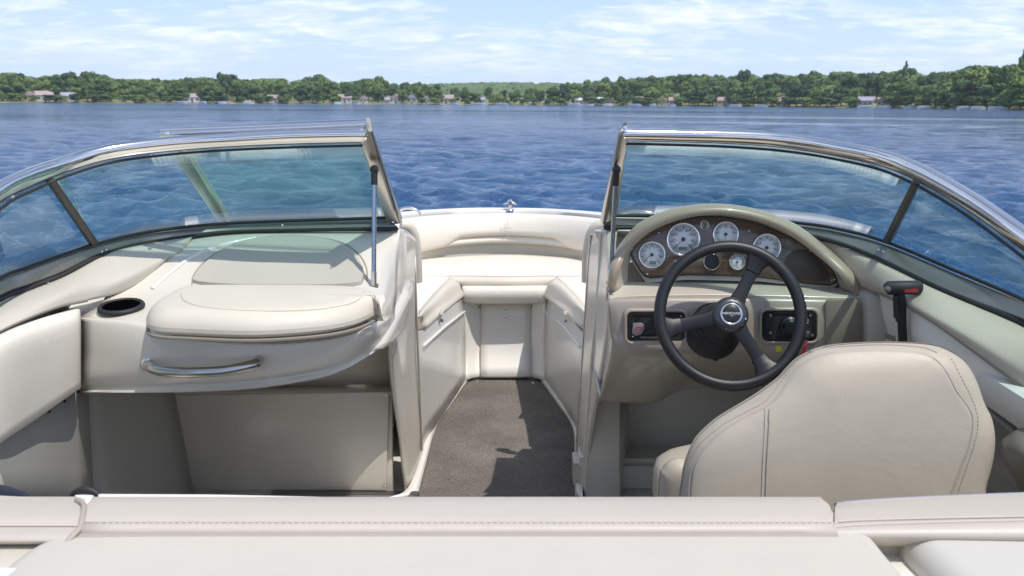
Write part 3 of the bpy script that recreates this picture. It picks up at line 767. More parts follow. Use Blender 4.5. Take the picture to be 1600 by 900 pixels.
# ================================================================== THE BOAT
B = root('motorboat', 'cream bowrider motorboat with open split windshield, white upholstery and taupe helm console', 'boat', (0, 0, 0))
HW = [(-1.4, 1.10), (-0.5, 1.17), (0.5, 1.19), (1.5, 1.18), (2.0, 1.165), (2.5, 1.12), (3.0, 1.055), (3.5, .98), (4.0, .88), (4.4, .76), (4.75, .60), (4.95, .44), (5.10, .24), (5.16, .0)]
ZS = [(-1.4, .70), (0.5, .73), (1.5, .75), (2.0, .765), (2.5, .77), (3.0, .77), (3.5, .765), (4.0, .755), (4.75, .725), (5.16, .705)]
def hull():
    st = crs([V(a, b, interp(ZS, a)) for a, b in HW], 3)
    rows = []
    for p in st:
        y, hw, z = p.x, max(p.y, 0.0), p.z
        f = max(0.0, min(1.0, (y - 2.5) / 2.7)); ff = f * f
        prof = [(hw + .0, z), (hw + .025, z - .03), (hw + .02, z - .07), (hw - .01 - .02 * ff, z - .09), (hw * (.985 - .115 * ff), .35), (hw * (.965 - .365 * ff), .0 + .12 * ff), (hw * (.6 - .25 * ff), -.22 + .12 * ff), (0, -.38 + .2 * ff)]
        ysh = [0.04 * ff, .04 * ff, .02 * ff, 0, -.12 * ff, -.35 * ff, -.6 * ff, -.85 * ff]
        row = [V(a, y + s, zz) for (a, zz), s in zip(prof, ysh)]
        row += [V(-q.x, q.y, q.z) for q in row[::-1][1:]]
        rows.append(row)
    me = grid_mesh('hull', rows); bm = bmesh.new(); bm.from_mesh(me); bmesh.ops.remove_doubles(bm, verts=bm.verts, dist=1e-5)
    vs = sorted([v for v in bm.verts if abs(v.co.y + 1.4) < .001], key=lambda v: v.co.x)
    bmesh.ops.contextual_create(bm, geom=[e for e in bm.edges if e.is_boundary and all(abs(v.co.y + 1.4) < .06 for v in e.verts)])
    bmesh.ops.recalc_face_normals(bm, faces=bm.faces); bm.to_mesh(me); bm.free()
    link_obj('hull', me, WHT, B, sharp=35)
    # coaming deck: a rolled white lip all round
    rows = []
    for p in st:
        y, hw, z = p.x, max(p.y, 0.0), p.z
        k = min(1.0, hw / .3)
        rows.append([V(-hw, y + .03 * (y > 4.9), z + .002), V(-hw + .02 * k, y, z + .014), V(-max(hw - .06, 0), y - .03 * (1 - k), z + .018), V(-max(hw - .10, 0), y - .07 * (1 - k), z + .006), V(-max(hw - .11, 0), y - .08 * (1 - k), z - .05)])
    for s in (1, -1):
        rr = [[V(q.x * s, q.y, q.z) for q in row] for row in rows]
        me = grid_mesh('gunwale', rr); bm = bmesh.new(); bm.from_mesh(me); bmesh.ops.remove_doubles(bm, verts=bm.verts, dist=1e-5); bmesh.ops.recalc_face_normals(bm, faces=bm.faces); bm.to_mesh(me); bm.free()
        o = link_obj('gunwale', me, GELW, B, sharp=60); md = o.modifiers.new('solid', 'SOLIDIFY'); md.thickness = .004
    tube('rub_rail', [V(p.y + .028, p.x + .03 * (p.x > 5), p.z - .045) for p in st[:-2]] + [V(.0, 5.24, .66)] + [V(-p.y - .028, p.x + .03 * (p.x > 5), p.z - .045) for p in st[:-2][::-1]], .013, RUB, B, 8)
hull()
slab('cockpit_sole', [V(-1.12, -1.2, 0), V(1.12, -1.2, 0), V(1.08, 2.6, 0), V(.55, 3.2, 0), V(.45, 4.4, 0), V(-.45, 4.4, 0), V(-.55, 3.2, 0), V(-1.08, 2.6, 0)], .04, GELW, B, 0, dirn=(0, 0, -1))

# ---- bow: walls below the seats
def P3(rows): return [[Y(*t) if len(t) == 3 else t[0] for t in r] for r in rows]
SIDEP = [[Y(650, 400, 2.86), V(-.60, 3.10, .42), V(-.60, 3.5, .42), V(-.55, 4.05, .42)],
         [Y(652, 520, 2.98), Y(661, 516, 3.12), Y(690, 490, 3.5), Y(722, 467, 4.10)],
         [Y(653, 545, 3.0), Y(662, 541, 3.10), Y(694, 512, 3.5), Y(726, 486, 4.08)],
         [Y(655, 590, 3.05), Y(664, 575, 3.14), Y(695, 550, 3.53), Y(727, 520, 4.10)],
         [Z(661, 703, .03), Z(668, 685, .03), Z(694, 645, .03), Z(728, 593, .03)]]
loft('bow_side_wall', SIDEP, GELW, B, 4, 4, cv=(1, 2), thick=.015)
# bright moulded step under the port seat
tube('step_moulding', [Y(662, 541, 3.085), Y(694, 512, 3.48), Y(726, 487, 4.05)], .005, GELW, B, 8)
SIDES = [[Y(919, 400, 2.86), V(.60, 3.10, .42), V(.60, 3.5, .42), V(.55, 4.05, .42)],
         [Y(913, 520, 2.98), Y(908, 517, 3.12), Y(886, 490, 3.5), Y(856, 467, 4.10)],
         [Y(911, 545, 3.0), Y(906, 542, 3.10), Y(882, 512, 3.5), Y(853, 486, 4.08)],
         [Y(909, 590, 3.05), Y(905, 577, 3.14), Y(881, 550, 3.53), Y(852, 520, 4.10)],
         [Z(902, 700, .03), Z(899, 668, .03), Z(878, 632, .03), Z(851, 594, .03)]]
loft('bow_side_wall', SIDES, GELW, B, 4, 4, cv=(1, 2), thick=.015)
tube('step_moulding', [Y(906, 542, 3.085), Y(882, 512, 3.48), Y(853, 487, 4.05)], .005, GELW, B, 8)
loft('bow_front_wall', [[Y(724, 452, 4.12), Y(748, 452, 4.20), Y(790, 452, 4.21), Y(830, 452, 4.20), Y(852, 452, 4.12)],
                        [Y(725, 490, 4.11), Y(750, 490, 4.195), Y(790, 490, 4.2), Y(828, 490, 4.195), Y(852, 490, 4.11)],
                        [Y(727, 550, 4.10), Y(752, 550, 4.17), Y(790, 550, 4.175), Y(826, 550, 4.17), Y(852, 550, 4.10)],
                        [Z(728, 594, .03), Z(750, 588, .03), Z(790, 588, .03), Z(828, 588, .03), Z(851, 595, .03)]], GELW, B, 4, 4, thick=.015)
loft('bow_locker_panel', [[Y(752, 474, 4.185), Y(790, 474, 4.185), Y(829, 474, 4.185)], [Y(751, 540, 4.165), Y(790, 540, 4.165), Y(829, 540, 4.165)], [Z(751, 588, .035), Z(790, 588, .035), Z(829, 588, .035)]], GELW, B, 3, 3, thick=.03)
# drain catch on the front panel
for r in (485, 497):
    lathe('catch_pin', [(.006, 0), (.006, .006), (.003, .009), (.0005, .009)], STEEL, B, frame_at(Y(789, r, 4.15), (0, -1, .1)), 12)
tube('catch_plate', [Y(783 + 6 * (1 - math.cos(a)), 494 - 11 * math.sin(a) * .5, 4.153) for a in np.linspace(0, 6.0, 14)], .0012, GEL, B, 6)
# white floor lip round the carpet
LIPP = [(652, 777), (657, 760), (671, 706), (682, 668), (707, 630), (732, 595), (742, 592), (790, 592), (838, 592), (846, 597), (870, 630), (894, 668), (897, 720), (898, 777)]
def lip():
    inn = [Z(a, b, .014) for a, b in LIPP]
    out = [Z(600, 779, .03), Z(637, 762, .03), Z(660, 703, .032), Z(669, 662, .032), Z(699, 622, .032), Z(726, 592, .032), Z(738, 584, .032), Z(790, 583, .032), Z(840, 583, .032), Z(853, 592, .032), Z(877, 625, .032), Z(903, 664, .032), Z(908, 720, .032), Z(911, 777, .032)]
    c = sum(inn, Vector()) / len(inn)
    mid = [i.lerp(o, .25) + V(0, 0, .012) for i, o in zip(inn, out)]
    mid2 = [i.lerp(o, .7) + V(0, 0, .006) for i, o in zip(inn, out)]
    loft('floor_lip', [inn, mid, mid2, out], GELW, B, 5, 4, thick=.012)
lip()
cp = [Z(a, b, .014) for a, b in LIPP[1:-1]]
carp = slab('bow_carpet', [V(-.27, 2.2, .014)] + crs(cp, 4) + [V(.30, 2.2, .014)], .011, CARP, None, .003, dirn=(0, 0, -1))
tag(carp, 'grey-brown looped carpet runner in the walkway between the consoles', 'carpet')
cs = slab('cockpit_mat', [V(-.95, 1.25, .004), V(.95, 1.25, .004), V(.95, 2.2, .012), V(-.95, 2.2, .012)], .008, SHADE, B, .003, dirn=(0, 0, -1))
for px, py in ((747, 597), (789, 596), (833, 598)):
    lathe('snap_stud', [(.008, 0), (.007, .003), (.003, .005), (.0005, .005)], STEEL, carp, Matrix.Translation(Z(px, py, .0145)), 12)

# ---- bow seats (snap-in cushions, each a thing)
def bow_pad(name, label, top, bot_front, m, zt, h=.1, extra=None):
    pass
SZ = .505
def side_seat(sg, label):
    r = root('bow_seat_cushion', label, 'cushion', (0, 0, 0), 'bow seat cushions')
    pc = (lambda a: a) if sg < 0 else (lambda a: 1574 - a)
    # rows: outboard back -> top edge -> face bulge -> bottom edge
    e_top = [Z(pc(655), 486, SZ - .01), Z(pc(672), 465, SZ), Z(pc(690), 446, SZ), Z(pc(704), 433, SZ)]
    xo = .80
    back = [V(sg * xo * 1.0, e_top[0].y - .05, SZ - .02), V(sg * xo * .98, e_top[1].y + .05, SZ - .01), V(sg * .86, 3.95, SZ - .01), V(sg * .78, 4.20, SZ - .01)]
    mid = [b.lerp(a, .5) + V(0, 0, .012) for a, b in zip(e_top, back)]
    near = [a.lerp(b, .07) + V(0, 0, .006) for a, b in zip(e_top, back)]
    f1 = [Y(pc(656), 490, 3.09), Y(pc(675), 470, 3.42), Y(pc(697), 449, 3.80), Y(pc(715), 440, 4.07)]
    f2 = [Y(pc(659), 503, 3.11), Y(pc(684), 480, 3.46), Y(pc(708), 463, 3.86), Y(pc(721), 452, 4.09)]
    f3 = [Y(pc(661), 516, 3.13), Y(pc(690), 490, 3.5), Y(pc(710), 474, 3.88), Y(pc(722), 465, 4.10)]
    f4 = [p + V(sg * .12, 0, -.005) for p in f3]
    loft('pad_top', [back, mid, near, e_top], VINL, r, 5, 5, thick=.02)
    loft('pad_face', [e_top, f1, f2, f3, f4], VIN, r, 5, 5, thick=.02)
    tube('piping', [p + V(0, -.002, .001) for p in crs(e_top, 5)], .0028, VIN, r, 8)
    # moulded latch and strap stud under the pad
    box('latch', Y(pc(690), 489, 3.44), (.012, .09, .025), GELW, r, .006, rot=Matrix.Rotation(sg * -.12, 3, 'Z') @ Matrix.Rotation(-.2, 3, 'X'))
    lathe('stud', [(.007, 0), (.007, .008), (.003, .01), (.0005, .01)], GUN, r, frame_at(Y(pc(689), 501, 3.44), (-sg * -1, -.3, .1)) if False else frame_at(Y(pc(689), 501, 3.42), (sg * -1, -.4, .1)), 12)
side_seat(-1, 'white bow seat cushion on the port side behind the observer console')
side_seat(1, 'white bow seat cushion on the starboard side behind the helm console')
r = root('bow_seat_cushion', 'wide white seat cushion across the very front of the bow', 'cushion', (0, 0, 0), 'bow seat cushions')
bk = [V(-.74, 4.36, .50), V(-.42, 4.68, .50), V(0, 4.80, .505), V(.42, 4.68, .50), V(.74, 4.36, .50)]
ft = [Z(640, 432, SZ + .004), Z(718, 431, SZ + .004), Z(790, 432, SZ + .004), Z(856, 431, SZ + .004), Z(936, 432, SZ + .004)]
mid = [a.lerp(b, .5) + V(0, 0, .014) for a, b in zip(bk, ft)]
near = [b.lerp(a, .08) + V(0, 0, .006) for a, b in zip(bk, ft)]
l1 = [p + V(0, -.022, -.018) for p in ft]; l2 = [p + V(0, -.024, -.040) for p in ft]; l3 = [p + V(0, .0, -.062) for p in ft]; l4 = [p + V(0, .06, -.066) for p in ft]
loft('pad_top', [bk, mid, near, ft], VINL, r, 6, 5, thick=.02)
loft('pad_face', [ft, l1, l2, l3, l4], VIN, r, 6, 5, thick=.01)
tube('piping', crs(ft, 6), .0028, VIN, r, 8)
fr = []
for (a, b, y0) in ((446, 446, 4.20), (446, 446, 4.14), (449, 449, 4.105), (458, 458, 4.09), (468, 468, 4.095), (474, 474, 4.115), (475, 475, 4.20)):
    fr.append([Y(721, b + (1 if b < 460 else -1), y0 + .03), Y(723, b, y0 + .008), Y(735, a, y0), Y(760, a, y0 - .002), Y(789, a, y0 - .003), Y(818, a, y0 - .002), Y(843, a, y0), Y(854, b, y0 + .008), Y(857, b + (1 if b < 460 else -1), y0 + .03)])
fc = loft('bow_filler_cushion', fr, VINL, None, 4, 5, sharp=80)
tag(fc, 'short white padded roll below the front bow seat, above the locker panel', 'cushion')
slab('painted_gap_shadow', [Y(721, 478, 4.19), Y(752, 478, 4.19), Y(752, 482, 4.19), Y(721, 482, 4.19)], .01, PIPE, B, 0)  # dark strips either side paint in the shade below the filler roll
slab('painted_gap_shadow', [Y(829, 478, 4.19), Y(856, 478, 4.19), Y(856, 482, 4.19), Y(829, 482, 4.19)], .01, PIPE, B, 0)

# ---- bow backrest following the gunwale
def backrest():
    r = bpy.data.objects.new('bow_backrest', None); COL.objects.link(r); r.parent = B
    plan = [(2.98, .96), (3.3, .92), (3.7, .84), (4.1, .73), (4.45, .60), (4.7, .46), (4.86, .30), (4.94, .15), (4.97, 0)]
    P0 = crs([V(-b, a, 0) for a, b in plan] + [V(b, a, 0) for a, b in plan[::-1][1:]], 4)
    def ring(inset, z, zf=None):
        out = []
        for i, p in enumerate(P0):
            t = (P0[min(i + 1, len(P0) - 1)] - P0[max(i - 1, 0)]).normalized(); n = Vector((t.y, -t.x, 0))
            zz = z + (interp(ZS, p.y) - .715) * (.9 if z > .6 else .2)
            out.append(p + n * inset + V(0, 0, zz if zf is None else zf(p)))
        return out
    def low(p):    # lower edge of the main pad: raised in the middle over a second roll
        k = min(1, max(0, (abs(p.x) - .30) / .10)); k = k * k * (3 - 2 * k)
        return (.595 if p.y > 4.5 else .57) - .045 * k
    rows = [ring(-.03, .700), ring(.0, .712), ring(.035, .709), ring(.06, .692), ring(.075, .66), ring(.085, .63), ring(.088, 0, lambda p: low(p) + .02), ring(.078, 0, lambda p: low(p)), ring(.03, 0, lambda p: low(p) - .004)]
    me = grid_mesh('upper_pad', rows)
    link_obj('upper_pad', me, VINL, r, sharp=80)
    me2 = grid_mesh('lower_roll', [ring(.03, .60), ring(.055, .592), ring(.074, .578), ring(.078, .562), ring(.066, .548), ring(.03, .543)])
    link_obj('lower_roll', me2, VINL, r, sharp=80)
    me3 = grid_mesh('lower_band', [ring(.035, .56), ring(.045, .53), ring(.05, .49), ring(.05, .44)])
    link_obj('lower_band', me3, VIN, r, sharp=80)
    for o in r.children:
        bm = bmesh.new(); bm.from_mesh(o.data)
        if sum(f.normal.dot(Vector((0, 3.8, .9)) - f.calc_center_median()) for f in bm.faces) < 0: bmesh.ops.reverse_faces(bm, faces=bm.faces)
        bm.to_mesh(o.data); bm.free()
    # embroidered oval mark, centre seam and two snaps
    tube('embroidered_mark', [Y(792 + 8 * math.cos(a), 359 + 2.6 * math.sin(a), 4.852) for a in np.linspace(.6, 6.0, 16)], .0012, PIPE, r, 6)
    tube('embroidered_mark', [Y(781, 355, 4.852), Y(783, 359, 4.852), Y(781, 363, 4.852)], .0012, PIPE, r, 6)
    tube('centre_seam', [Y(793, 338, 4.885), Y(793, 350, 4.87), Y(793, 364, 4.865), Y(793, 376, 4.862)], .0015, VIN, r, 6)
    for px in (790, 795): lathe('snap_stud', [(.006, 0), (.005, .004), (.0005, .005)], GUN, r, frame_at(Y(px, 406.5, 4.89), (0, -1, .2)), 10)
backrest()
# seat base boxes so that nothing is hollow
slab('seat_base', [V(-.95, 2.99, .42), V(-.42, 3.0, .42), V(-.44, 4.1, .42), V(-.80, 4.3, .42)], .4, GELW, B, 0, dirn=(0, 0, -1))
slab('seat_base', [V(.95, 2.99, .42), V(.46, 3.0, .42), V(.44, 4.1, .42), V(.80, 4.3, .42)], .4, GELW, B, 0, dirn=(0, 0, -1))
slab('seat_base', [V(-.7, 4.28, .425), V(.7, 4.28, .425), V(.55, 4.7, .425), V(0, 4.88, .425), V(-.55, 4.7, .425)], .3, GELW, B, 0, dirn=(0, 0, -1))

# bow cleat
cl = bpy.data.objects.new('bow_cleat', None); COL.objects.link(cl); cl.parent = B
cz = Y(797, 329, 5.09)
lathe('base', [(.022, 0), (.020, .004), (.014, .01), (.012, .03), (.012, .034)], STEEL, cl, Matrix.Translation(cz), 16)
tube('horn', [cz + V(-.038, 0, .036), cz + V(-.02, 0, .042), cz + V(0, 0, .043), cz + V(.02, 0, .042), cz + V(.038, 0, .036)], [.004, .008, .010, .008, .004], STEEL, cl, 10)
lathe('ring_top', [(.012, .04), (.016, .052), (.012, .062), (.0005, .064)], STEEL, cl, Matrix.Translation(cz), 14)
# bow grab rails outside
for s, pts in ((-1, [(618, 338), (624, 329), (634, 325), (645, 326), (654, 331), (656, 336)]), (1, [(968, 339), (974, 333), (990, 330), (1008, 331), (1021, 334), (1026, 339)])):
    tube('bow_grab_rail', crs([Y(a, b, 4.35) for a, b in pts], 5), .008, STEEL, B, 10)

# ---- consoles: passage walls
loft('port_passage_wall', [[Y(618, 357, 2.50), Y(630, 358, 2.56), Y(640, 364, 2.72), Y(650, 374, 2.86)],
        [Y(620, 400, 2.45), Y(632, 402, 2.56), Y(641, 402, 2.74), Y(651, 402, 2.88)],
        [Y(617, 470, 2.40), Y(626, 470, 2.56), Y(637, 470, 2.76), Y(652, 470, 2.93)],
        [Y(612, 555, 2.62), Y(623, 555, 2.70), Y(636, 555, 2.85), Y(655, 555, 3.0)],
        [Y(625, 680, 2.78), Y(634, 680, 2.80), Y(645, 680, 2.92), Y(660, 680, 3.06)],
        [Y(638, 766, 2.83), Y(644, 752, 2.88), Y(652, 730, 2.97), Z(662, 703, .03)]], GEL, B, 5, 5, cu=(1,), thick=.012)
tube('door_seam', [Y(644, 372, 2.80), Y(648, 430, 2.87), Y(651, 500, 2.92), Y(655, 600, 2.98), Y(659, 704, 3.05)], .0035, PIPE, B, 6)
loft('starboard_passage_wall', [[Y(921, 372, 2.86), Y(929, 362, 2.74), Y(937, 357, 2.60), Y(946, 356, 2.5)],
        [Y(917, 402, 2.88), Y(926, 400, 2.76), Y(935, 400, 2.62), Y(952, 400, 2.44)],
        [Y(914, 470, 2.93), Y(922, 470, 2.8), Y(931, 470, 2.66), Y(952, 470, 2.38)],
        [Y(908, 555, 3.0), Y(915, 555, 2.88), Y(925, 555, 2.76), Y(944, 555, 2.5)],
        [Y(901, 680, 3.06), Y(907, 680, 2.95), Y(915, 680, 2.86), Y(921, 680, 2.76)],
        [Z(903, 700, .03) + V(0, -.25, 0), Y(903, 760, 2.9), Y(908, 770, 2.86), Y(914, 778, 2.78)]], GEL, B, 5, 5, cu=(2,), thick=.012)
tube('door_seam', [Y(924, 366, 2.80), Y(919, 430, 2.86), Y(914, 500, 2.92), Y(908, 600, 2.98), Y(901, 690, 3.04), Y(902, 760, 2.86)], .0035, PIPE, B, 6)
tube('edge_moulding', [Y(938, 362, 2.56), Y(937, 420, 2.60), Y(931, 500, 2.67), Y(925, 560, 2.74), Y(916, 680, 2.84), Y(910, 765, 2.84)], .006, GELW, B, 8)
tube('edge_moulding', [Y(632, 366, 2.56), Y(633, 400, 2.55), Y(622, 480, 2.55), Y(614, 552, 2.62)], .006, GELW, B, 8)
# vinyl wrap ends of the bow backrest
tube('bow_backrest_end', crs([Y(626, 352, 2.92), Y(640, 356, 2.93), Y(648, 374, 2.94), Y(651, 408, 2.95), Y(652, 440, 2.96)], 5), .018, VIN, B, 12)
tube('bow_backrest_end', crs([Y(943, 351, 2.92), Y(930, 356, 2.93), Y(922, 372, 2.94), Y(918, 400, 2.95), Y(917, 440, 2.96)], 5), .018, VIN, B, 12)
# console decks and bulkheads forward of the windshield
for s in (-1, 1):
    loft('console_deck', [[V(s * .30, 2.53, .955), V(s * .7, 2.53, .935), V(s * 1.06, 2.38, .895), V(s * 1.13, 2.1, .82)],
                          [V(s * .33, 2.72, .895), V(s * .72, 2.72, .875), V(s * 1.03, 2.66, .82), V(s * 1.09, 2.5, .77)],
                          [V(s * .37, 2.96, .80), V(s * .72, 2.97, .79), V(s * .98, 2.97, .775), V(s * 1.04, 2.95, .765)]], GELW, B, 4, 4, thick=.01)
    loft('console_bulkhead', [[V(s * .37, 2.96, .795), V(s * 1.08, 2.97, .775)], [V(s * .40, 2.98, .01), V(s * .95, 2.98, .01)]], GELW, B, 2, 2, thick=.02)

# ---- port console (observer side)
L0 = ys((205, 388, 2.33), (262, 375, 2.44), (330, 365, 2.49), (400, 360, 2.51), (470, 358, 2.52), (540, 357, 2.52), (600, 357, 2.51), (626, 357, 2.49))
L1 = ys((180, 425, 2.22), (240, 412, 2.29), (310, 400, 2.34), (385, 396, 2.37), (460, 394, 2.38), (535, 394, 2.38), (592, 398, 2.38), (622, 402, 2.44))
L2 = ys((165, 462, 2.14), (235, 452, 2.20), (300, 448, 2.23), (380, 447, 2.24), (455, 446, 2.24), (530, 446, 2.24), (592, 444, 2.26), (620, 452, 2.38))
L2b = ys((155, 478, 2.08), (220, 476, 2.10), (290, 480, 2.10), (380, 480, 2.11), (455, 480, 2.11), (530, 478, 2.11), (590, 468, 2.16), (618, 478, 2.36))
L3 = ys((127, 494, 2.045), (222, 500, 2.00), (290, 524, 1.965), (380, 530, 1.95), (455, 530, 1.95), (528, 522, 1.96), (580, 505, 2.02), (617, 487, 2.34))
L3b = ys((127, 502, 2.03), (222, 515, 1.97), (290, 536, 1.945), (380, 541, 1.93), (455, 540, 1.93), (528, 532, 1.94), (582, 514, 2.00), (617, 496, 2.34))
L4 = ys((127, 550, 2.03), (222, 562, 1.96), (290, 570, 1.935), (380, 572, 1.925), (455, 566, 1.93), (526, 553, 1.95), (582, 530, 2.02), (616, 508, 2.35))
L5 = ys((127, 603, 2.04), (222, 602, 1.98), (290, 600, 1.955), (380, 596, 1.95), (455, 587, 1.96), (524, 572, 1.98), (580, 545, 2.06), (614, 520, 2.38))
L6 = [V(p.x * .98, p.y + .07, p.z - .012) for p in L5]
L7 = [V(p.x * .97, 2.84 if i < 6 else 2.7, p.z + .03) for i, p in enumerate(L5)]
PD = loft('port_dash', [L0, L1, L2, L2b, L3, L3b, L4, L5, L6, L7], GEL, B, 5, 5, thick=.01, sharp=60)

from mathutils.bvhtree import BVHTree
def bvh_of(o):
    bm = bmesh.new(); bm.from_mesh(o.data); t = BVHTree.FromBMesh(bm); bm.free(); return t
def on(t, px, py, off=.0):
    d = Vector(_ray(px, py)).normalized(); h = t.ray_cast(Vector(CP), d)
    if h[0] is None: return None
    n = h[1] if h[1].dot(d) < 0 else -h[1]; return h[0] + n * off
def draped(name, outline_px, t, off, m, parent, rings=(1, .97, .9, .6, .3), edge=.0, label=None, sharp=50):
    """a raised field following a surface: outline in photo columns and rows, laid on it and lifted"""
    cx = sum(a for a, b in outline_px) / len(outline_px); cy = sum(b for a, b in outline_px) / len(outline_px)
    O = crs([V(a, b, 0) for a, b in outline_px], 5, closed=True); vs = []; fs = []; n = len(O)
    offs = [edge] + [off] * len(rings)
    rr = [1.0] + [s - .012 for s in rings]
    for s, of in zip(rr, offs):
        for p in O:
            q = on(t, cx + (p.x - cx) * s, cy + (p.y - cy) * s, of); vs.append(tuple(q if q is not None else (vs[-1] if vs else (0, 0, 0))))
    for i in range(len(rr) - 1):
        for j in range(n): fs.append((i * n + j, i * n + (j + 1) % n, (i + 1) * n + (j + 1) % n, (i + 1) * n + j))
    q = on(t, cx, cy, off); vs.append(tuple(q)); b0 = (len(rr) - 1) * n
    for j in range(n): fs.append((b0 + j, b0 + (j + 1) % n, len(vs) - 1))
    me = bpy.data.meshes.new(name); me.from_pydata(vs, [], fs); me.update()
    return link_obj(name, me, m, parent, label, sharp)
tp = bvh_of(PD)
OV = [(304, 446), (306, 432), (322, 412), (352, 392), (392, 378), (440, 373), (490, 374), (530, 383), (556, 400), (568, 420), (568, 440), (556, 450), (500, 453), (430, 453), (360, 452)]
OV = [(a, b - 3 if b > 440 else b) for a, b in OV]
draped('dash_inlay', OV, tp, .010, VINI, B, edge=-.001)
def on_line(t, pts, k=4, off=.001):
    out = []
    for p in crs([V(a, b, 0) for a, b in pts], k):
        q = on(t, p.x, p.y, off)
        if q is not None: out.append(q)
    return out
tube('inlay_seam', on_line(tp, [(300, 446), (303, 430), (320, 409), (350, 389), (390, 375), (440, 369), (492, 371), (535, 380), (561, 398), (573, 420), (573, 440)], 5), .0022, PIPE, B, 6)
tube('dash_crease', on_line(tp, [(238, 452), (262, 430), (300, 402), (345, 384), (400, 372)], 5, .0), .006, GELW, B, 8)
# pad on the glove box lid
pads = []
zp = .822
front = [(231, 506), (238, 523), (300, 528), (400, 531), (500, 524), (556, 513), (588, 499)]
pf = [Z(a, b, zp) for a, b in front]; bk_ = [Z(a, b, .866) for a, b in ((597, 476), (590, 458), (560, 449), (450, 447), (340, 447), (278, 449), (246, 466))]
for q in bk_: q.z = zp
gp = bpy.data.objects.new('glove_box_lid', None); COL.objects.link(gp); gp.parent = B
PADO = cushion('lid_pad', pf + bk_, .056, .045, VIN, gp, .004, k=5, up=(0, 0, 1), rb=.02)
tpad = bvh_of(PADO)
tube('pad_piping', on_line(tpad, [(283, 459), (290, 471), (320, 480), (380, 485), (440, 486), (500, 483), (545, 475), (566, 463), (570, 455)], 5, .0005), .0022, VIN, gp, 6)
tube('pad_stitch', on_line(tpad, [(577, 456), (586, 464), (590, 480), (588, 496)], 5, .0003), .0014, PIPE, gp, 6)
tube('lid_gasket', [p + V(0, 0, -.002) for p in crs(pf, 5)], .004, SEAM, gp, 6)
# cup holder
cc = Z(190, 482, on(tp, 190, 482).z); M = frame_at(cc + V(0, 0, .001), (0, -.12, 1), (0, 1, 0))
ch = bpy.data.objects.new('cup_holder', None); COL.objects.link(ch); ch.parent = B
lathe('rim', [(.046, .0), (.053, .0), (.054, .004), (.051, .009), (.046, .010), (.043, .006), (.041, -.004)], RUB, ch, M, 40, sharp=80)
lathe('cup', [(.043, .006), (.041, .0075), (.001, .0078)], mat('cup_painted_shade', (.002, .002, .002), 1.0, spec=0.0), ch, M, 40)  # flat disc, no hole: near-black colour stands in for the shaded depth
lathe('cup_step', [(.036, .0082), (.030, .0086), (.001, .0087)], mat('cup_painted_shade', (.002, .002, .002), 1.0, spec=0.0), ch, M, 32)  # second flat disc, same painted darkness
# grab handle
hz = [Y(229, 570, 1.925), Y(236, 575, 1.895), Y(255, 580, 1.865), Y(300, 582, 1.845), Y(345, 580, 1.845), Y(380, 574, 1.86), Y(400, 568, 1.885), Y(404, 563, 1.92), Y(400, 562, 1.95)]
hz[0] = Y(230, 569, 1.96)
gh = bpy.data.objects.new('grab_handle', None); COL.objects.link(gh); gh.parent = B
tube('bar', crs(hz, 6), .0115, mat('brushed_steel', (.48, .47, .46), .22, metal=1.0, build=steel_extra), gh, 16)
for a in ((231, 570, 1.955), (401, 564, 1.945)): lathe('flange', [(.016, -.004), (.016, .004), (.012, .008), (.004, .009)], STEEL, gh, frame_at(Y(*a), (0, -1, .1)), 20)

# lower locker of the port console
loft('port_locker_back', [[Y(250, 560, 2.86), Y(430, 560, 2.86), Y(606, 520, 2.86)], [Y(266, 603, 2.86), Y(430, 603, 2.86), Y(611, 600, 2.86)]], GEL, B, 3, 3, thick=.01)
slab('port_locker_shelf', [Y(266, 613, 2.80), Y(611, 612, 2.80), Y(611, 600, 2.89), Y(266, 603, 2.89)], .012, GEL, B, .002)
pdr = slab('port_locker_panel', [Y(270, 618, 2.79), Y(608, 613, 2.79), Y(603, 766, 2.79), Y(303, 766, 2.79)], .02, GEL, B, .003)
slab('port_locker_frame', [Y(271, 611, 2.81), Y(613, 611, 2.81), Y(613, 790, 2.81), Y(306, 790, 2.81)], .03, GEL, B, .003)
for a in ((274, 622), (603, 617), (601, 757)): screw(frame_at(Y(a[0], a[1], 2.788), (0, -1, .05)), B, .004)
box('toe_rail', Y(540, 771, 2.78), (.5, .03, .012), GUN, B, .003)
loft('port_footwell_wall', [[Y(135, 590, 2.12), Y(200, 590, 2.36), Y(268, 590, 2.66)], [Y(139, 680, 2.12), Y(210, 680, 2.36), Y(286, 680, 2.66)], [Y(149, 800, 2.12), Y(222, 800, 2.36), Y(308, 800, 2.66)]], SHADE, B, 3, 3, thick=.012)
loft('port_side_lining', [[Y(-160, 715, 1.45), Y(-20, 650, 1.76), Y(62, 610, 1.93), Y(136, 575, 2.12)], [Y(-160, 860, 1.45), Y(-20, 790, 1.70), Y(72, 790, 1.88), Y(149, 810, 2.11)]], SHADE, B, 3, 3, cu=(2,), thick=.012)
for a in ((122, 612, 2.07), (101, 627, 2.0), (77, 643, 1.945)): lathe('screw_hole', [(.004, 0), (.003, .003), (.0005, .003)], BLK, B, frame_at(Y(*a), (1, -.5, 0)), 8)

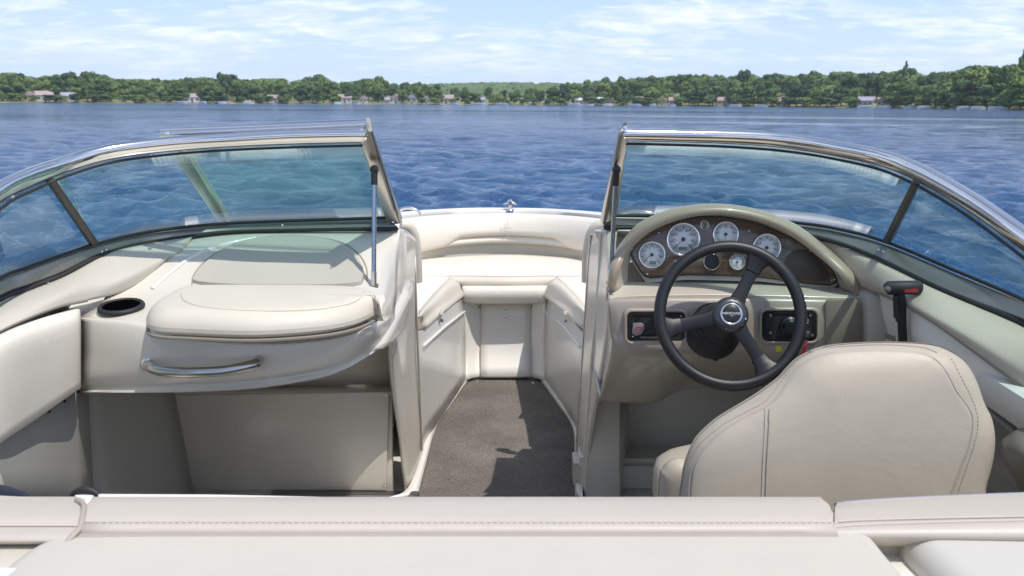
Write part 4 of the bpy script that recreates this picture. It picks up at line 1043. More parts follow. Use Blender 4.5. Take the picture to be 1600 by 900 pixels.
# ---- port coaming bolster and side pad
BX = [V(-1.14, .9, .80), V(-1.145, 1.4, .825)] + ys((-60, 505, 1.84), (0, 467, 1.98), (100, 429, 2.12), (167, 396, 2.24), (235, 380, 2.36), (300, 370, 2.44))
BX1 = [V(-1.10, .9, .805), V(-1.105, 1.4, .83)] + ys((-65, 530, 1.76), (0, 488, 1.88), (98, 445, 2.05), (160, 420, 2.17), (225, 402, 2.28), (285, 388, 2.37))
BX2 = [V(-1.06, .9, .78), V(-1.06, 1.4, .80)] + ys((-68, 548, 1.73), (0, 505, 1.84), (92, 462, 1.99), (148, 446, 2.10), (200, 432, 2.18), (262, 404, 2.31))
BX3 = [V(-1.05, .9, .74), V(-1.05, 1.4, .755)] + ys((-70, 562, 1.72), (0, 518, 1.82), (84, 482, 1.96), (136, 470, 2.06), (178, 460, 2.14), (232, 440, 2.24))
loft('coaming_bolster', [BX, BX1, BX2, BX3], mat('vinyl_bolster_light', (.56, .515, .44), .44, bump=(-900, .12, .0015), var=.02), B, 5, 5, thick=.01, sharp=70)
SP = [[V(-1.03, .9, .735), V(-1.035, 1.4, .75)] + ys((-68, 566, 1.70), (0, 522, 1.80), (65, 497, 1.91), (118, 483, 2.01), (126, 486, 2.03)),
      [V(-1.00, .9, .70), V(-1.005, 1.4, .72)] + ys((-72, 600, 1.67), (0, 545, 1.76), (64, 520, 1.87), (118, 505, 1.975), (127, 506, 2.02)),
      [V(-.985, .9, .60), V(-.99, 1.4, .60)] + ys((-76, 680, 1.66), (0, 620, 1.75), (62, 578, 1.86), (118, 555, 1.97), (127, 556, 2.02)),
      [V(-.985, .9, .46), V(-.99, 1.4, .46)] + ys((-78, 745, 1.665), (0, 690, 1.75), (60, 650, 1.86), (117, 611, 1.972), (127, 605, 2.02)),
      [V(-1.0, .9, .45), V(-1.0, 1.4, .45)] + ys((-78, 748, 1.70), (0, 693, 1.78), (60, 653, 1.89), (116, 613, 2.0), (126, 607, 2.04))]
loft('side_pad', SP, VINL, B, 5, 5, cv=(3,), thick=.006, sharp=70)
tube('pad_seam', [p for p in crs(BX3[1:6], 5)], .003, SEAM, B, 6)

# ---- windshield, port
def glass_panel(name, top, bot, parent, label=None, m=None):
    def rs(P, n=70):
        P = crs(P, 30); L = [0.0]
        for a, b in zip(P, P[1:]): L.append(L[-1] + (b - a).length)
        return [Vector([float(np.interp(L[-1] * i / (n - 1), L, [p[k] for p in P])) for k in range(3)]) for i in range(n)]
    T_, B_ = rs(top), rs(bot)
    return loft(name, [T_, B_], m or GLASS, parent, 1, 4, thick=.005, label=label)
wp = bpy.data.objects.new('port_windshield', None); COL.objects.link(wp); wp.parent = B
TU = ys((-260, 560, 1.27), (-120, 400, 1.52), (0, 298, 1.80), (50, 268, 1.92), (100, 249, 2.03), (167, 232, 2.12), (250, 222, 2.18), (340, 216, 2.21), (450, 209, 2.21), (577, 206, 2.20))
TL = ys((-260, 590, 1.29), (-120, 430, 1.54), (0, 325, 1.82), (55, 295, 1.94), (110, 272, 2.05), (175, 253, 2.14), (255, 242, 2.20), (340, 235, 2.23), (450, 230, 2.23), (566, 227, 2.22))
rail('top_rail', TU, TL, .030, STEEL, wp, 6, e=.85)
GB = ys((-260, 620, 1.32), (-120, 510, 1.66), (0, 437, 1.96), (50, 418, 2.04), (100, 400, 2.12), (157, 381, 2.24), (235, 363, 2.40), (340, 351, 2.50), (450, 346, 2.53), (606, 341, 2.51))
FB = ys((-260, 650, 1.30), (-120, 540, 1.64), (0, 465, 1.94), (50, 446, 2.03), (100, 427, 2.11), (160, 397, 2.23), (235, 378, 2.39), (340, 362, 2.48), (450, 358, 2.50), (622, 355, 2.49))
rail('base_rail', GB, FB, .03, ALUD, wp, 6, e=.4)
tube('base_gasket', [p + V(0, -.012, .003) for p in crs(GB, 6)], .0045, RUB, wp, 8)
tube('base_gasket', [p + V(0, -.006, -.003) for p in crs(FB, 6)], .0055, RUB, wp, 8)
tube('top_gasket', [p + V(0, .004, -.001) for p in crs(TL, 6)], .0032, RUB, wp, 8)
rail('inner_post', [Y(577, 198, 2.19), Y(625, 350, 2.48)], [Y(564, 226, 2.22), Y(604, 350, 2.50)], .025, ALU, wp, 4, e=.35)
rail('inner_post_edge', [Y(582, 206, 2.19), Y(626, 346, 2.48)], [Y(575, 205, 2.185), Y(619, 346, 2.475)], .045, GUN, wp, 4, e=.35)
glass_panel('rear_pane', [p + V(-.016, .012, 0) for p in TL[:5]], [p + V(-.012, .004, 0) for p in (GB[0], GB[1], GB[2], GB[3], Y(152, 383, 2.23))], wp)
TLm = [Y(90, 279, 2.01)] + TL[4:]; GBm = [Y(152, 383, 2.23)] + [Y(190, 371, 2.32)] + GB[6:]
glass_panel('front_pane', [p + V(-.012 * max(0, 1 - i / 4), .014, 0) for i, p in enumerate(TLm)], [p + V(-.010 * max(0, 1 - i / 4), .006, 0) for i, p in enumerate(GBm)], wp)
rail('mullion', [Y(76, 286, 1.985), Y(146, 386, 2.205)], [Y(88, 281, 2.0), Y(157, 381, 2.225)], .02, MULL, wp, 4, e=.4)
for a in ((159, 393, 2.215), (166, 390, 2.225), (571, 218, 2.19), (614, 347, 2.455), (441, 352, 2.48), (75, 442, 2.055)): screw(frame_at(Y(*a), (0, -1, .3)), wp, .003)
# centre panel, folded open against the port side
cpn = bpy.data.objects.new('folded_centre_panel', None); COL.objects.link(cpn); cpn.parent = B; cpn['label'] = 'hinged centre windshield panel folded open in front of the port side'
rail('top_rail', [Y(249, 210, 2.24), Y(360, 204, 2.24), Y(576, 192, 2.22)], [Y(251, 222, 2.26), Y(360, 218, 2.26), Y(577, 207, 2.235)], .025, STEEL, cpn, 5)
rail('far_post', [Y(264, 236, 2.30), Y(342, 350, 2.56)], [Y(292, 236, 2.30), Y(362, 350, 2.56)], .02, ALU, cpn, 5, e=.35)
rail('post_lip', [Y(278, 236, 2.285), Y(350, 350, 2.545)], [Y(283, 236, 2.285), Y(354, 350, 2.545)], .02, ALUD, cpn, 5, e=.35)
rail('hinge_post', [Y(574, 200, 2.235), Y(618, 342, 2.53)], [Y(566, 224, 2.26), Y(600, 342, 2.55)], .02, ALU, cpn, 5, e=.35)
rail('bottom_rail', [Y(361, 342, 2.56), Y(610, 335, 2.56)], [Y(361, 349, 2.56), Y(610, 345, 2.56)], .02, ALUD, cpn, 5, e=.35)
glass_panel('pane', [Y(270, 226, 2.285), Y(420, 220, 2.285), Y(572, 212, 2.26)], [Y(350, 348, 2.56), Y(480, 345, 2.56), Y(612, 342, 2.55)], cpn)
for a in ((262, 210, 2.235), (566, 205, 2.215)): lathe('stop_button', [(.006, 0), (.005, .006), (.0005, .007)], STEEL, cpn, Matrix.Translation(Y(*a)), 12)
# ---- windshield, starboard
ws_ = bpy.data.objects.new('starboard_windshield', None); COL.objects.link(ws_); ws_.parent = B
TU = ys((970, 207, 2.20), (1050, 208, 2.22), (1130, 210, 2.23), (1225, 214, 2.21), (1310, 225, 2.14), (1400, 246, 2.03), (1500, 296, 1.85), (1600, 366, 1.66), (1700, 445, 1.50), (1830, 580, 1.28))
TL = ys((978, 224, 2.22), (1060, 226, 2.24), (1140, 229, 2.25), (1220, 235, 2.23), (1300, 247, 2.16), (1392, 270, 2.05), (1490, 322, 1.87), (1590, 394, 1.68), (1690, 475, 1.52), (1820, 610, 1.30))
rail('top_rail', TU, TL, .030, STEEL, ws_, 6, e=.85)
GB = ys((955, 338, 2.50), (1050, 338, 2.53), (1140, 341, 2.54), (1235, 348, 2.51), (1305, 358, 2.44), (1380, 378, 2.33), (1486, 422, 2.08), (1600, 471, 1.87), (1700, 522, 1.70), (1850, 620, 1.48))
FB = ys((943, 354, 2.49), (1045, 354, 2.51), (1140, 357, 2.52), (1235, 362, 2.49), (1300, 375, 2.42), (1365, 399, 2.30), (1467, 448, 2.05), (1600, 503, 1.85), (1700, 555, 1.68), (1850, 655, 1.46))
rail('base_rail', GB, FB, .03, ALUD, ws_, 6, e=.4)
tube('base_gasket', [p + V(0, -.012, .003) for p in crs(GB, 6)], .0045, RUB, ws_, 8)
tube('base_gasket', [p + V(0, -.006, -.003) for p in crs(FB, 6)], .0055, RUB, ws_, 8)
tube('top_gasket', [p + V(0, .004, -.001) for p in crs(TL, 6)], .0032, RUB, ws_, 8)
rail('inner_post', [Y(969, 206, 2.19), Y(942, 352, 2.48)], [Y(981, 224, 2.22), Y(963, 350, 2.50)], .025, ALU, ws_, 4, e=.35)
rail('inner_post_edge', [Y(966, 212, 2.19), Y(941, 350, 2.475)], [Y(972, 212, 2.185), Y(947, 350, 2.47)], .045, GUN, ws_, 4, e=.35)
GBm = GB[:5] + [Y(1383, 379, 2.325)]; TLm = TL[:5] + [Y(1430, 287, 1.985)]
glass_panel('front_pane', [p + V(.004 * i, .014, 0) for i, p in enumerate(TLm)], [p + V(.003 * i, .006, 0) for i, p in enumerate(GBm)], ws_)
glass_panel('rear_pane', [p + V(.018, .012, 0) for p in (Y(1430, 287, 1.985), TL[6], TL[7], TL[8], TL[9])], [p + V(.014, .004, 0) for p in (Y(1383, 379, 2.325), GB[6], GB[7], GB[8], GB[9])], ws_)
rail('mullion', [Y(1424, 284, 1.985), Y(1378, 376, 2.31)], [Y(1436, 288, 1.97), Y(1388, 382, 2.295)], .02, MULL, ws_, 4, e=.4)
for a in ((1373, 390, 2.30), (1380, 393, 2.285), (976, 216, 2.19), (949, 345, 2.46)): screw(frame_at(Y(*a), (0, -1, .3)), ws_, .003)
lathe('stop_button', [(.009, 0), (.008, .006), (.004, .012), (.0005, .013)], STEEL, ws_, Matrix.Translation(Y(976, 205, 2.20)), 12)
for nm_, FBx, s_ in (('port', ys((-260, 650, 1.30), (-120, 540, 1.64), (0, 465, 1.94), (100, 427, 2.11), (160, 397, 2.23)), -1), ('stb', ys((1365, 399, 2.30), (1467, 448, 2.05), (1600, 503, 1.85), (1700, 555, 1.68), (1850, 655, 1.46))[::-1], 1)):
    a_ = [V(s_ * 1.12, .2, .78), V(s_ * 1.125, .8, .79)] + [p + V(0, .01, -.012) for p in FBx]
    b_ = [V(s_ * (interp(HW, p.y) - .05), p.y, interp(ZS, p.y) + .016) for p in a_]
    loft('side_deck', [a_, [p.lerp(q, .5) for p, q in zip(a_, b_)], b_], GELW, B, 4, 3, thick=.006)
# gas struts
def strut(a, b, c, nm='support_strut'):
    s = bpy.data.objects.new(nm, None); COL.objects.link(s); s.parent = B
    u = (b - a).normalized()
    tube('socket', [a, a + (b - a) * .13], .0085, RUB, s, 12); tube('rod', [a + (b - a) * .13, b], .0062, GAS, s, 14)
    lathe('ball_joint', [(.0005, -.012), (.010, -.008), (.012, 0), (.010, .008), (.0005, .012)], BLK, s, frame_at(a, (0, -1, 0)), 14)
    tube('end_fitting', [b - u * .035, b + u * .002], .0075, STEEL, s, 12)
    box('foot_bracket', b + V(0, .004, -.004), (.022, .018, .014), GUN, s, .003)
strut(Y(585, 265, 2.27), Y(584, 445, 2.24), None)
strut(Y(963, 265, 2.27), Y(954, 440, 2.36), None)

# ================================================================== HELM
# dash: ledge, face and sloping underside (taupe lower moulding)
D0 = ys((951, 468, 2.30), (975, 464, 2.30), (1030, 462, 2.30), (1110, 461, 2.30), (1190, 462, 2.30), (1270, 464, 2.30), (1330, 466, 2.30), (1354, 468, 2.30))
D1 = ys((951, 478, 2.285), (972, 474, 2.28), (1030, 472, 2.275), (1110, 472, 2.275), (1190, 472, 2.275), (1270, 473, 2.275), (1330, 475, 2.28), (1355, 477, 2.285))
D2 = ys((954, 520, 2.285), (976, 518, 2.27), (1030, 516, 2.265), (1110, 516, 2.265), (1190, 516, 2.265), (1270, 516, 2.265), (1330, 516, 2.27), (1356, 518, 2.285))
D3 = ys((957, 545, 2.29), (980, 550, 2.27), (1030, 554, 2.265), (1110, 556, 2.27), (1190, 560, 2.275), (1270, 565, 2.28), (1330, 570, 2.29), (1357, 572, 2.30))
D4 = ys((944, 600, 2.39), (968, 604, 2.38), (1024, 606, 2.38), (1090, 590, 2.40), (1180, 590, 2.40), (1270, 590, 2.40), (1330, 590, 2.40), (1358, 590, 2.40))
D5 = ys((936, 625, 2.46), (960, 628, 2.46), (1022, 629, 2.46), (1072, 608, 2.46), (1170, 604, 2.46), (1270, 604, 2.46), (1330, 604, 2.46), (1358, 604, 2.46))
D6 = [V(p.x, 2.75, p.z + .01) for p in D5]
LD = loft('lower_dash', [D0, D1, D2, D3, D4, D5, D6], TAUPE, B, 5, 6, cv=(5,), thick=.012, sharp=60)
# left flank joining the dash to the passage wall
loft('dash_flank', [[Y(951, 452, 2.31), Y(950, 410, 2.38), Y(948, 372, 2.46), Y(946, 356, 2.5)][::-1], [Y(962, 452, 2.32), Y(962, 420, 2.36), Y(962, 385, 2.43), Y(965, 356, 2.5)][::-1]], TAUPEL, B, 4, 4, thick=.01)
loft('dash_side', [[Y(949, 465, 2.36), Y(950, 510, 2.40), Y(946, 555, 2.48), Y(936, 628, 2.6)], [Y(953, 467, 2.298), Y(956, 515, 2.29), Y(958, 546, 2.30), Y(938, 626, 2.465)]], TAUPE, B, 5, 3, thick=.008)
# shelf between ledge and instrument panel
PO = Y(1150, 432, 2.378); PT = Y(1122, 340, 2.405)
pn = (Vector((1, 0, 0)).cross(PT - Y(1122, 432, 2.378))).normalized()
if pn.y > 0: pn = -pn
def pp(px, py, off=0.0): return PL(px, py, PO, pn) + pn * off
S0 = ys((951, 452, 2.33), (975, 440, 2.37), (1030, 438, 2.40), (1110, 438, 2.41), (1190, 440, 2.41), (1270, 444, 2.41), (1325, 448, 2.38), (1354, 455, 2.33))
S1 = ys((951, 460, 2.315), (975, 455, 2.33), (1030, 453, 2.335), (1110, 452, 2.335), (1190, 453, 2.335), (1270, 456, 2.335), (1330, 460, 2.32), (1354, 462, 2.31))
loft('dash_shelf', [S0, S1, D0], TAUPEL, B, 5, 4, thick=.01, sharp=70)
# instrument hood: back, crest, rim and inner bezel
OUT = [(951, 452), (957, 415), (972, 383), (1003, 350), (1058, 328), (1122, 322), (1183, 331), (1240, 353), (1290, 390), (1330, 428), (1356, 464)]
INN = [(958, 455), (967, 420), (983, 390), (1016, 361), (1065, 341), (1122, 334), (1180, 343), (1231, 364), (1279, 400), (1316, 434), (1338, 462)]
PAN = [(984, 452), (984, 410), (994, 380), (1024, 354), (1068, 340), (1122, 338), (1178, 347), (1226, 366), (1270, 392), (1299, 420), (1312, 450)]
Hc = [Y(a + (1 if i > 7 else 0), b + 10, 2.475 if 2 < i < 9 else 2.44) + V(0, 0, -.02) for i, (a, b) in enumerate(OUT)]
Hb = [Y(a, b + 2, 2.42 if 1 < i < 9 else 2.36) for i, (a, b) in enumerate(OUT)]
Ha = [Y(a, b, 2.375 if 1 < i < 9 else 2.33) for i, (a, b) in enumerate(OUT)]
Hm = [Y((a + c) / 2, (b + d) / 2, 2.35 if 1 < i < 9 else 2.315) for i, ((a, b), (c, d)) in enumerate(zip(OUT, INN))]
Hi = [Y(a, b, 2.352 if 1 < i < 9 else 2.318) for i, (a, b) in enumerate(INN)]
Hp = [pp(a, b, -.004) for a, b in PAN]
loft('instrument_hood', [Hc, Hb, Ha, Hm, Hi], HOOD, B, 6, 4, thick=.006, sharp=80)
loft('hood_bezel', [Hi, [a.lerp(b, .35) for a, b in zip(Hi, Hp)], Hp], TAUPEL, B, 6, 4, thick=.004, sharp=80)
lathe('hood_screw', [(.004, 0), (.003, .002), (.0005, .002)], BLK, B, frame_at(Y(1114, 328, 2.36), (0, -1, .3)), 10)
# burl instrument panel
POUT = [(982, 389), (988, 380), (997, 369), (1014, 357), (1036, 347), (1062, 341), (1092, 339), (1124, 339), (1152, 342), (1180, 348), (1206, 357), (1230, 368), (1252, 380), (1273, 394), (1290, 409), (1302, 425), (1307, 436), (1305, 442), (1298, 445), (1280, 444), (1240, 440), (1190, 433), (1130, 430), (1075, 429), (1040, 432), (1016, 434), (1008, 431), (1001, 424), (994, 412)]
ip = slab('instrument_panel', [pp(a, b, .004) for a, b in POUT], .008, BURL, B, .0025)
slab('panel_backing', [pp(645 + (a - 645) * 1.0, b, -.006) for a, b in [(975, 389), (997, 362), (1060, 336), (1124, 333), (1182, 342), (1232, 362), (1280, 396), (1316, 440), (1300, 452), (1190, 440), (1075, 437), (1010, 442)]], .01, TAUPEL, B, 0)
tube('panel_trim', [pp(a, b, .003) for a, b in POUT], .0022, BLK, B, 6, closed=True)
PSC = (pp(1101, 398) - pp(1100, 398)).length          # metres per photo column on the panel
def gauge(px, py, rp, label, kind):
    """dial with bezel, face, tick marks, numbers, needle and lens"""
    g = bpy.data.objects.new('gauge', None); COL.objects.link(g); g.parent = B; g['label'] = label
    R_ = rp * PSC; M = frame_at(pp(px, py, .004), (pn + (Vector(CP) - pp(px, py)).normalized() * .12).normalized())
    lathe('bezel', [(R_ * .90, -.004), (R_ * 1.04, -.004), (R_ * 1.05, .003), (R_ * 1.0, .007), (R_ * .93, .008), (R_ * .885, .006), (R_ * .87, .001)], STEEL, g, M, 48, sharp=80)
    if kind == 'black':
        lathe('grille', [(R_ * .9, .003), (R_ * .8, .0035), (R_ * .001, .0035)], BLK, g, M, 40)
        for q in range(-3, 4):
            hw_ = R_ * .7 * math.sqrt(max(0, 1 - (q / 4.2) ** 2))
            o = box('grille_slot', (0, q * R_ * .2, .0042), (hw_ * 2, R_ * .07, .0008), RUB, g, 0); o.data.transform(M)
        return g
    lathe('face', [(R_ * .9, .002), (R_ * .001, .002)], DIAL, g, M, 48)
    lathe('face_ring', [(R_ * .56, .0022), (R_ * .52, .0024), (R_ * .001, .0024)], DIALG, g, M, 48)
    bm = bmesh.new()
    a0, a1 = {'full': (-135, 135), 'small': (-90, 90)}['small' if kind == 'small' else 'full'] if kind != 'fuel' else (-80, 80)
    n = {'full': 40, 'tach': 32, 'fuel': 16, 'small': 12}[kind]; big = 5 if kind == 'full' else 4
    for i in range(n + 1):
        an = math.radians(90 - (a0 + (a1 - a0) * i / n)); L_ = (.10 if i % big else .2) * R_; wd = (.010 if i % big else .028) * R_; rm = R_ * .82
        c_, s_ = math.cos(an), math.sin(an); P_ = []
        for u, v in ((rm, -wd), (rm, wd), (rm - L_, wd), (rm - L_, -wd)): P_.append(bm.verts.new((u * c_ - v * s_, u * s_ + v * c_, .0031)))
        bm.faces.new(P_)
    me = bpy.data.meshes.new('scale_marks'); bm.to_mesh(me); bm.free(); me.transform(M); link_obj('scale_marks', me, INK, g, smooth=False)
    nums = {'full': ['0', '10', '20', '30', '40', '50', '60', '70'], 'tach': ['0', '1', '2', '3', '4', '5', '6', '7'], 'fuel': ['E', '½', 'F'], 'small': []}[kind]
    for i, s_ in enumerate(nums):
        an = math.radians(90 - (a0 + (a1 - a0) * i / max(1, len(nums) - 1)))
        text('dial_number', s_, R_ * .22, M @ Matrix.Translation((math.cos(an) * R_ * .54, math.sin(an) * R_ * .54, .0033)), INK, g)
    if kind in ('full', 'tach'):
        box_ = box('lcd_window', (0 if kind == 'full' else R_ * .08, -R_ * .56, .003), (R_ * .5, R_ * .22, .0012), LCD, g, .0004); box_.data.transform(M)
    na = {'full': 225, 'tach': 212, 'fuel': 262, 'small': 268}[kind] * math.pi / 180
    L_ = R_ * .66; w_ = R_ * .03
    vs = [(-w_, -R_ * .08, .005), (w_, -R_ * .08, .005), (w_ * .3, L_, .005), (-w_ * .3, L_, .005), (-w_, -R_ * .08, .0058), (w_, -R_ * .08, .0058), (w_ * .3, L_, .0058), (-w_ * .3, L_, .0058)]
    me = bpy.data.meshes.new('needle'); me.from_pydata(vs, [], [(3, 2, 1, 0), (4, 5, 6, 7), (0, 1, 5, 4), (1, 2, 6, 5), (2, 3, 7, 6), (3, 0, 4, 7)])
    me.transform(M @ Matrix.Rotation(na - math.pi / 2, 4, 'Z')); link_obj('needle', me, INKR, g, smooth=False)
    lathe('needle_hub', [(R_ * .13, .003), (R_ * .12, .0075), (R_ * .07, .0085), (.0003, .0085)], INK, g, M, 20)
    lathe('lens', [(R_ * .885, .0062), (R_ * .5, .0078), (.0005, .0082)], GLASS2, g, M, 32)
    return g
gauge(1018, 398, 21, 'white trim gauge at the far left of the panel', 'tach')
gauge(1067, 374, 26, 'largest white dial, with a red needle and grey display', 'full')
gauge(1133, 366, 20, 'white fuel gauge in the upper middle, half behind the wheel', 'fuel')
gauge(1197, 387, 22, 'white engine dial right of the wheel top', 'tach')
gauge(1111, 409, 13, 'small chrome-ringed black sounder grille', 'black')
gauge(1151, 409, 12.5, 'smallest white dial with a red pointer', 'small')
# shield emblem, blank plate, oval recess and screws on the panel
M = frame_at(pp(1100, 352, .0045), pn)
sh = [(math.cos(a) * 7 * PSC * (1 + .1 * math.cos(3 * a)), math.sin(a) * 8 * PSC) for a in np.linspace(0, 2 * math.pi, 20, endpoint=False)]
o = slab('shield_emblem', [M @ Vector((a, b, .002)) for a, b in sh], .002, mat('emblem_silver', (.45, .45, .46), .3, metal=.8), B, .0008)
o2 = slab('emblem_field', [M @ Vector((a * .72, b * .72, .0035)) for a, b in sh], .001, mat('emblem_field', (.16, .15, .14), .4), B, .0003)
tube('emblem_figure', [M @ Vector((x * PSC, y * PSC, .0038)) for x, y in ((-3, -3), (-1, 3), (1, -1), (3, 3), (2.5, -3))], .0007, ALU, B, 5)
slab('key_plate', [pp(a, b, .0052) for a, b in [(1217, 373), (1232, 371), (1245, 378), (1262, 390), (1248, 389), (1240, 391), (1230, 391), (1222, 384)]], .001, mat('key_plate_grey', (.14, .125, .105), .4), B, .0004)
lathe('blanking_plug', [(.011, 0), (.0105, .003), (.007, .0045), (.0005, .0045)], mat('plug_grey', (.17, .155, .13), .35), B, frame_at(pp(1232, 379, .0055), pn), 24)
slab('oval_cover', [pp(a, b, .0060) for a, b in crs([V(x, y, 0) for x, y in [(1225, 411), (1232, 398), (1246, 391), (1262, 393), (1278, 405), (1290, 420), (1294, 433), (1280, 438), (1250, 435), (1230, 428)]], 3, closed=True) for a, b in [(a.x, a.y)]] if False else [pp(q.x, q.y, .0060) for q in crs([V(x, y, 0) for x, y in [(1225, 411), (1232, 398), (1246, 391), (1262, 393), (1278, 405), (1290, 420), (1294, 433), (1280, 438), (1250, 435), (1230, 428)]], 3, closed=True)], .002, mat('cover_brown', (.06, .047, .036), .45, var=.05), B, .001)
for a, b in ((987, 389), (1029, 364), (1055, 408), (1170, 361), (1265, 392), (1303, 437), (1299, 438), (1011, 428)): screw(frame_at(pp(a, b, .0045), pn), B, .0022)
# pockets on the dash face
tl = bvh_of(LD)
def pocket(pts, m, name, label, d=.006):
    O = [on(tl, a, b, d) for a, b in pts]
    c = sum(O, Vector()) / len(O); n = Vector((0, -1, .02)).normalized()
    O = [p - n * (p - c).dot(n) for p in O]
    s = slab(name, O, .012, m, B, .003, label=label, dirn=-n); return c, n
def rrect(x0, y0, x1, y1, r=7):
    out = []
    for cx_, cy_, a0 in ((x1 - r, y0 + r, -90), (x1 - r, y1 - r, 0), (x0 + r, y1 - r, 90), (x0 + r, y0 + r, 180)):
        for k in range(5):
            a = math.radians(a0 + k * 22.5); out.append((cx_ + r * math.cos(a), cy_ + r * math.sin(a)))
    return out
def recess(x0, y0, x1, y1, name, label):
    """moulded surround, black rim and a sunk tray"""
    r = bpy.data.objects.new(name, None); COL.objects.link(r); r.parent = B; r['label'] = label
    c = on(tl, (x0 + x1) / 2, (y0 + y1) / 2, .003); n = Vector((0, -1, 0.03)).normalized()
    def ring(g, off, rad): return [PL(a, b, c + n * off, n) for a, b in rrect(x0 - g, y0 - g, x1 + g, y1 + g, rad)]
    rows = [ring(9, -.012, 14), ring(5, .004, 12), ring(2, .004, 9), ring(0, -.002, 7)]
    me = grid_mesh('surround', rows, closed_u=True); bm = bmesh.new(); bm.from_mesh(me)
    if sum(f.normal.dot(n) for f in bm.faces) < 0: bmesh.ops.reverse_faces(bm, faces=bm.faces)
    bm.to_mesh(me); bm.free(); o = link_obj('surround', me, TAUPE, r, sharp=80); md = o.modifiers.new('s', 'SOLIDIFY'); md.thickness = .002; md.offset = -1
    rows = [ring(0, .001, 7), ring(-1, .004, 7), ring(-4, .004, 6), ring(-5, .002, 5)]
    me = grid_mesh('rim', rows, closed_u=True); bm = bmesh.new(); bm.from_mesh(me)
    if sum(f.normal.dot(n) for f in bm.faces) < 0: bmesh.ops.reverse_faces(bm, faces=bm.faces)
    bm.to_mesh(me); bm.free(); o = link_obj('rim', me, BLK, r, sharp=50); md = o.modifiers.new('s', 'SOLIDIFY'); md.thickness = .004; md.offset = -1
    slab('back', ring(-3, .0018, 6), .003, RUB, r, 0)
    return r, c, n
r1, c1, n1_ = recess(981, 489, 1070, 533, 'dash_tray', 'black tray on the left of the dash')
for a, b in ((989, 526), (1064, 494)): screw(frame_at(PL(a, b, c1 + n1_ * .003, n1_), n1_), r1, .0022)
box('tray_lip', PL(1022, 527, c1 + n1_ * .008, n1_), (.075, .008, .005), GUN, r1, .002)
slab('tray_floor', [PL(a, b, c1 + n1_ * .0035, n1_) for a, b in ((1004, 524), (1015, 515), (1048, 515), (1062, 524))], .003, BLK, r1, .001)
r2, c2, n2_ = recess(1192, 487, 1275, 532, 'ignition_panel', 'black ignition panel right of the wheel')
for a, b in ((1204, 493), (1204, 520), (1266, 493), (1269, 524)): lathe('screw', [(.0045, 0), (.0042, .003), (.002, .004), (.0004, .004)], GUN, r2, frame_at(PL(a, b, c2 + n2_ * .003, n2_), n2_), 14)
lathe('dial_collar', [(.026, 0), (.025, .008), (.020, .012), (.018, .012)], BLK, r2, frame_at(PL(1233, 509, c2 + n2_ * .003, n2_), n2_), 32)
lathe('socket_cap', [(.019, 0), (.018, .016), (.015, .019), (.0005, .0195)], SPK, r2, frame_at(PL(1233, 509, c2 + n2_ * .008, n2_), n2_), 28)
lathe('socket_ring', [(.012, 0), (.012, .006), (.009, .007), (.0085, .003)], STEEL, r2, frame_at(PL(1256, 502, c2 + n2_ * .004, n2_), n2_), 20)
lathe('key_switch', [(.010, 0), (.0095, .006), (.006, .008), (.0005, .008)], GUN, r2, frame_at(PL(1260, 522, c2 + n2_ * .003, n2_), n2_), 20)
# key with red float tag
ky = root('ignition_key', 'ignition key with a red strap tag hanging from the black panel', 'key')
kp = PL(1259, 521, c2 + n2_ * .014, n2_)
box('key_bow', kp, (.004, .016, .018), STEEL, ky, .001)
lathe('key_ring', [(.007, -.001), (.009, 0), (.007, .001)], STEEL, ky, frame_at(kp + V(-.002, -.008, -.012), (1, 0, 0)), 16)
rib = crs([kp + V(-.001, -.010, -.018), kp + V(-.004, -.014, -.032), kp + V(-.006, -.012, -.048), kp + V(-.012, -.010, -.066), kp + V(-.010, -.010, -.088)], 4)
tube('strap', rib, .0042, RED, ky, 8, flat=.35)
box('red_tag', rib[-1] + V(0, 0, -.012), (.014, .006, .03), RED, ky, .002)
# clear fob lying in the left tray
fb = root('key_fob', 'small pale key fob with a red print lying in the black dash tray', 'key fob')
fm = PL(998, 513, c1 + n1_ * .006, n1_)
fo = [(-10, 8), (-9, -8), (-3, -11), (7, -7), (9, 0), (4, 9), (-4, 12)]
slab('fob_plate', [fm + V(a * PSC, -.003, -b * PSC) for a, b in fo], .006, mat('fob_grey', (.22, .22, .24), .25), fb, .0015)
tube('red_print', [fm + V(math.cos(a) * 4.5 * PSC, -.0035, math.sin(a) * 4 * PSC - .001) for a in np.linspace(.3, 5.6, 14)], .001, INKR, fb, 5)
tube('red_print', [fm + V(-3 * PSC, -.0035, 0), fm + V(3 * PSC, -.0035, 0)], .001, INKR, fb, 5)
box('fob_clip', fm + V(-3 * PSC, -.002, 13 * PSC), (.014, .004, .012), SPK, fb, .001)
# hinged taupe plate
c3 = on(tl, 1315, 510, .006)
slab('access_plate', [PL(a, b, c3, Vector((0, -1, .03)).normalized()) for a, b in rrect(1290, 468, 1343, 560, 7)], .01, PLATE, B, .003)
slab('yellow_sticker', [PL(a, b, on(tl, 1216, 545, .002), Vector((0, -1, .03)).normalized()) for a, b in ((1211, 541), (1221, 540), (1222, 549), (1212, 550))], .001, YEL, B, 0)
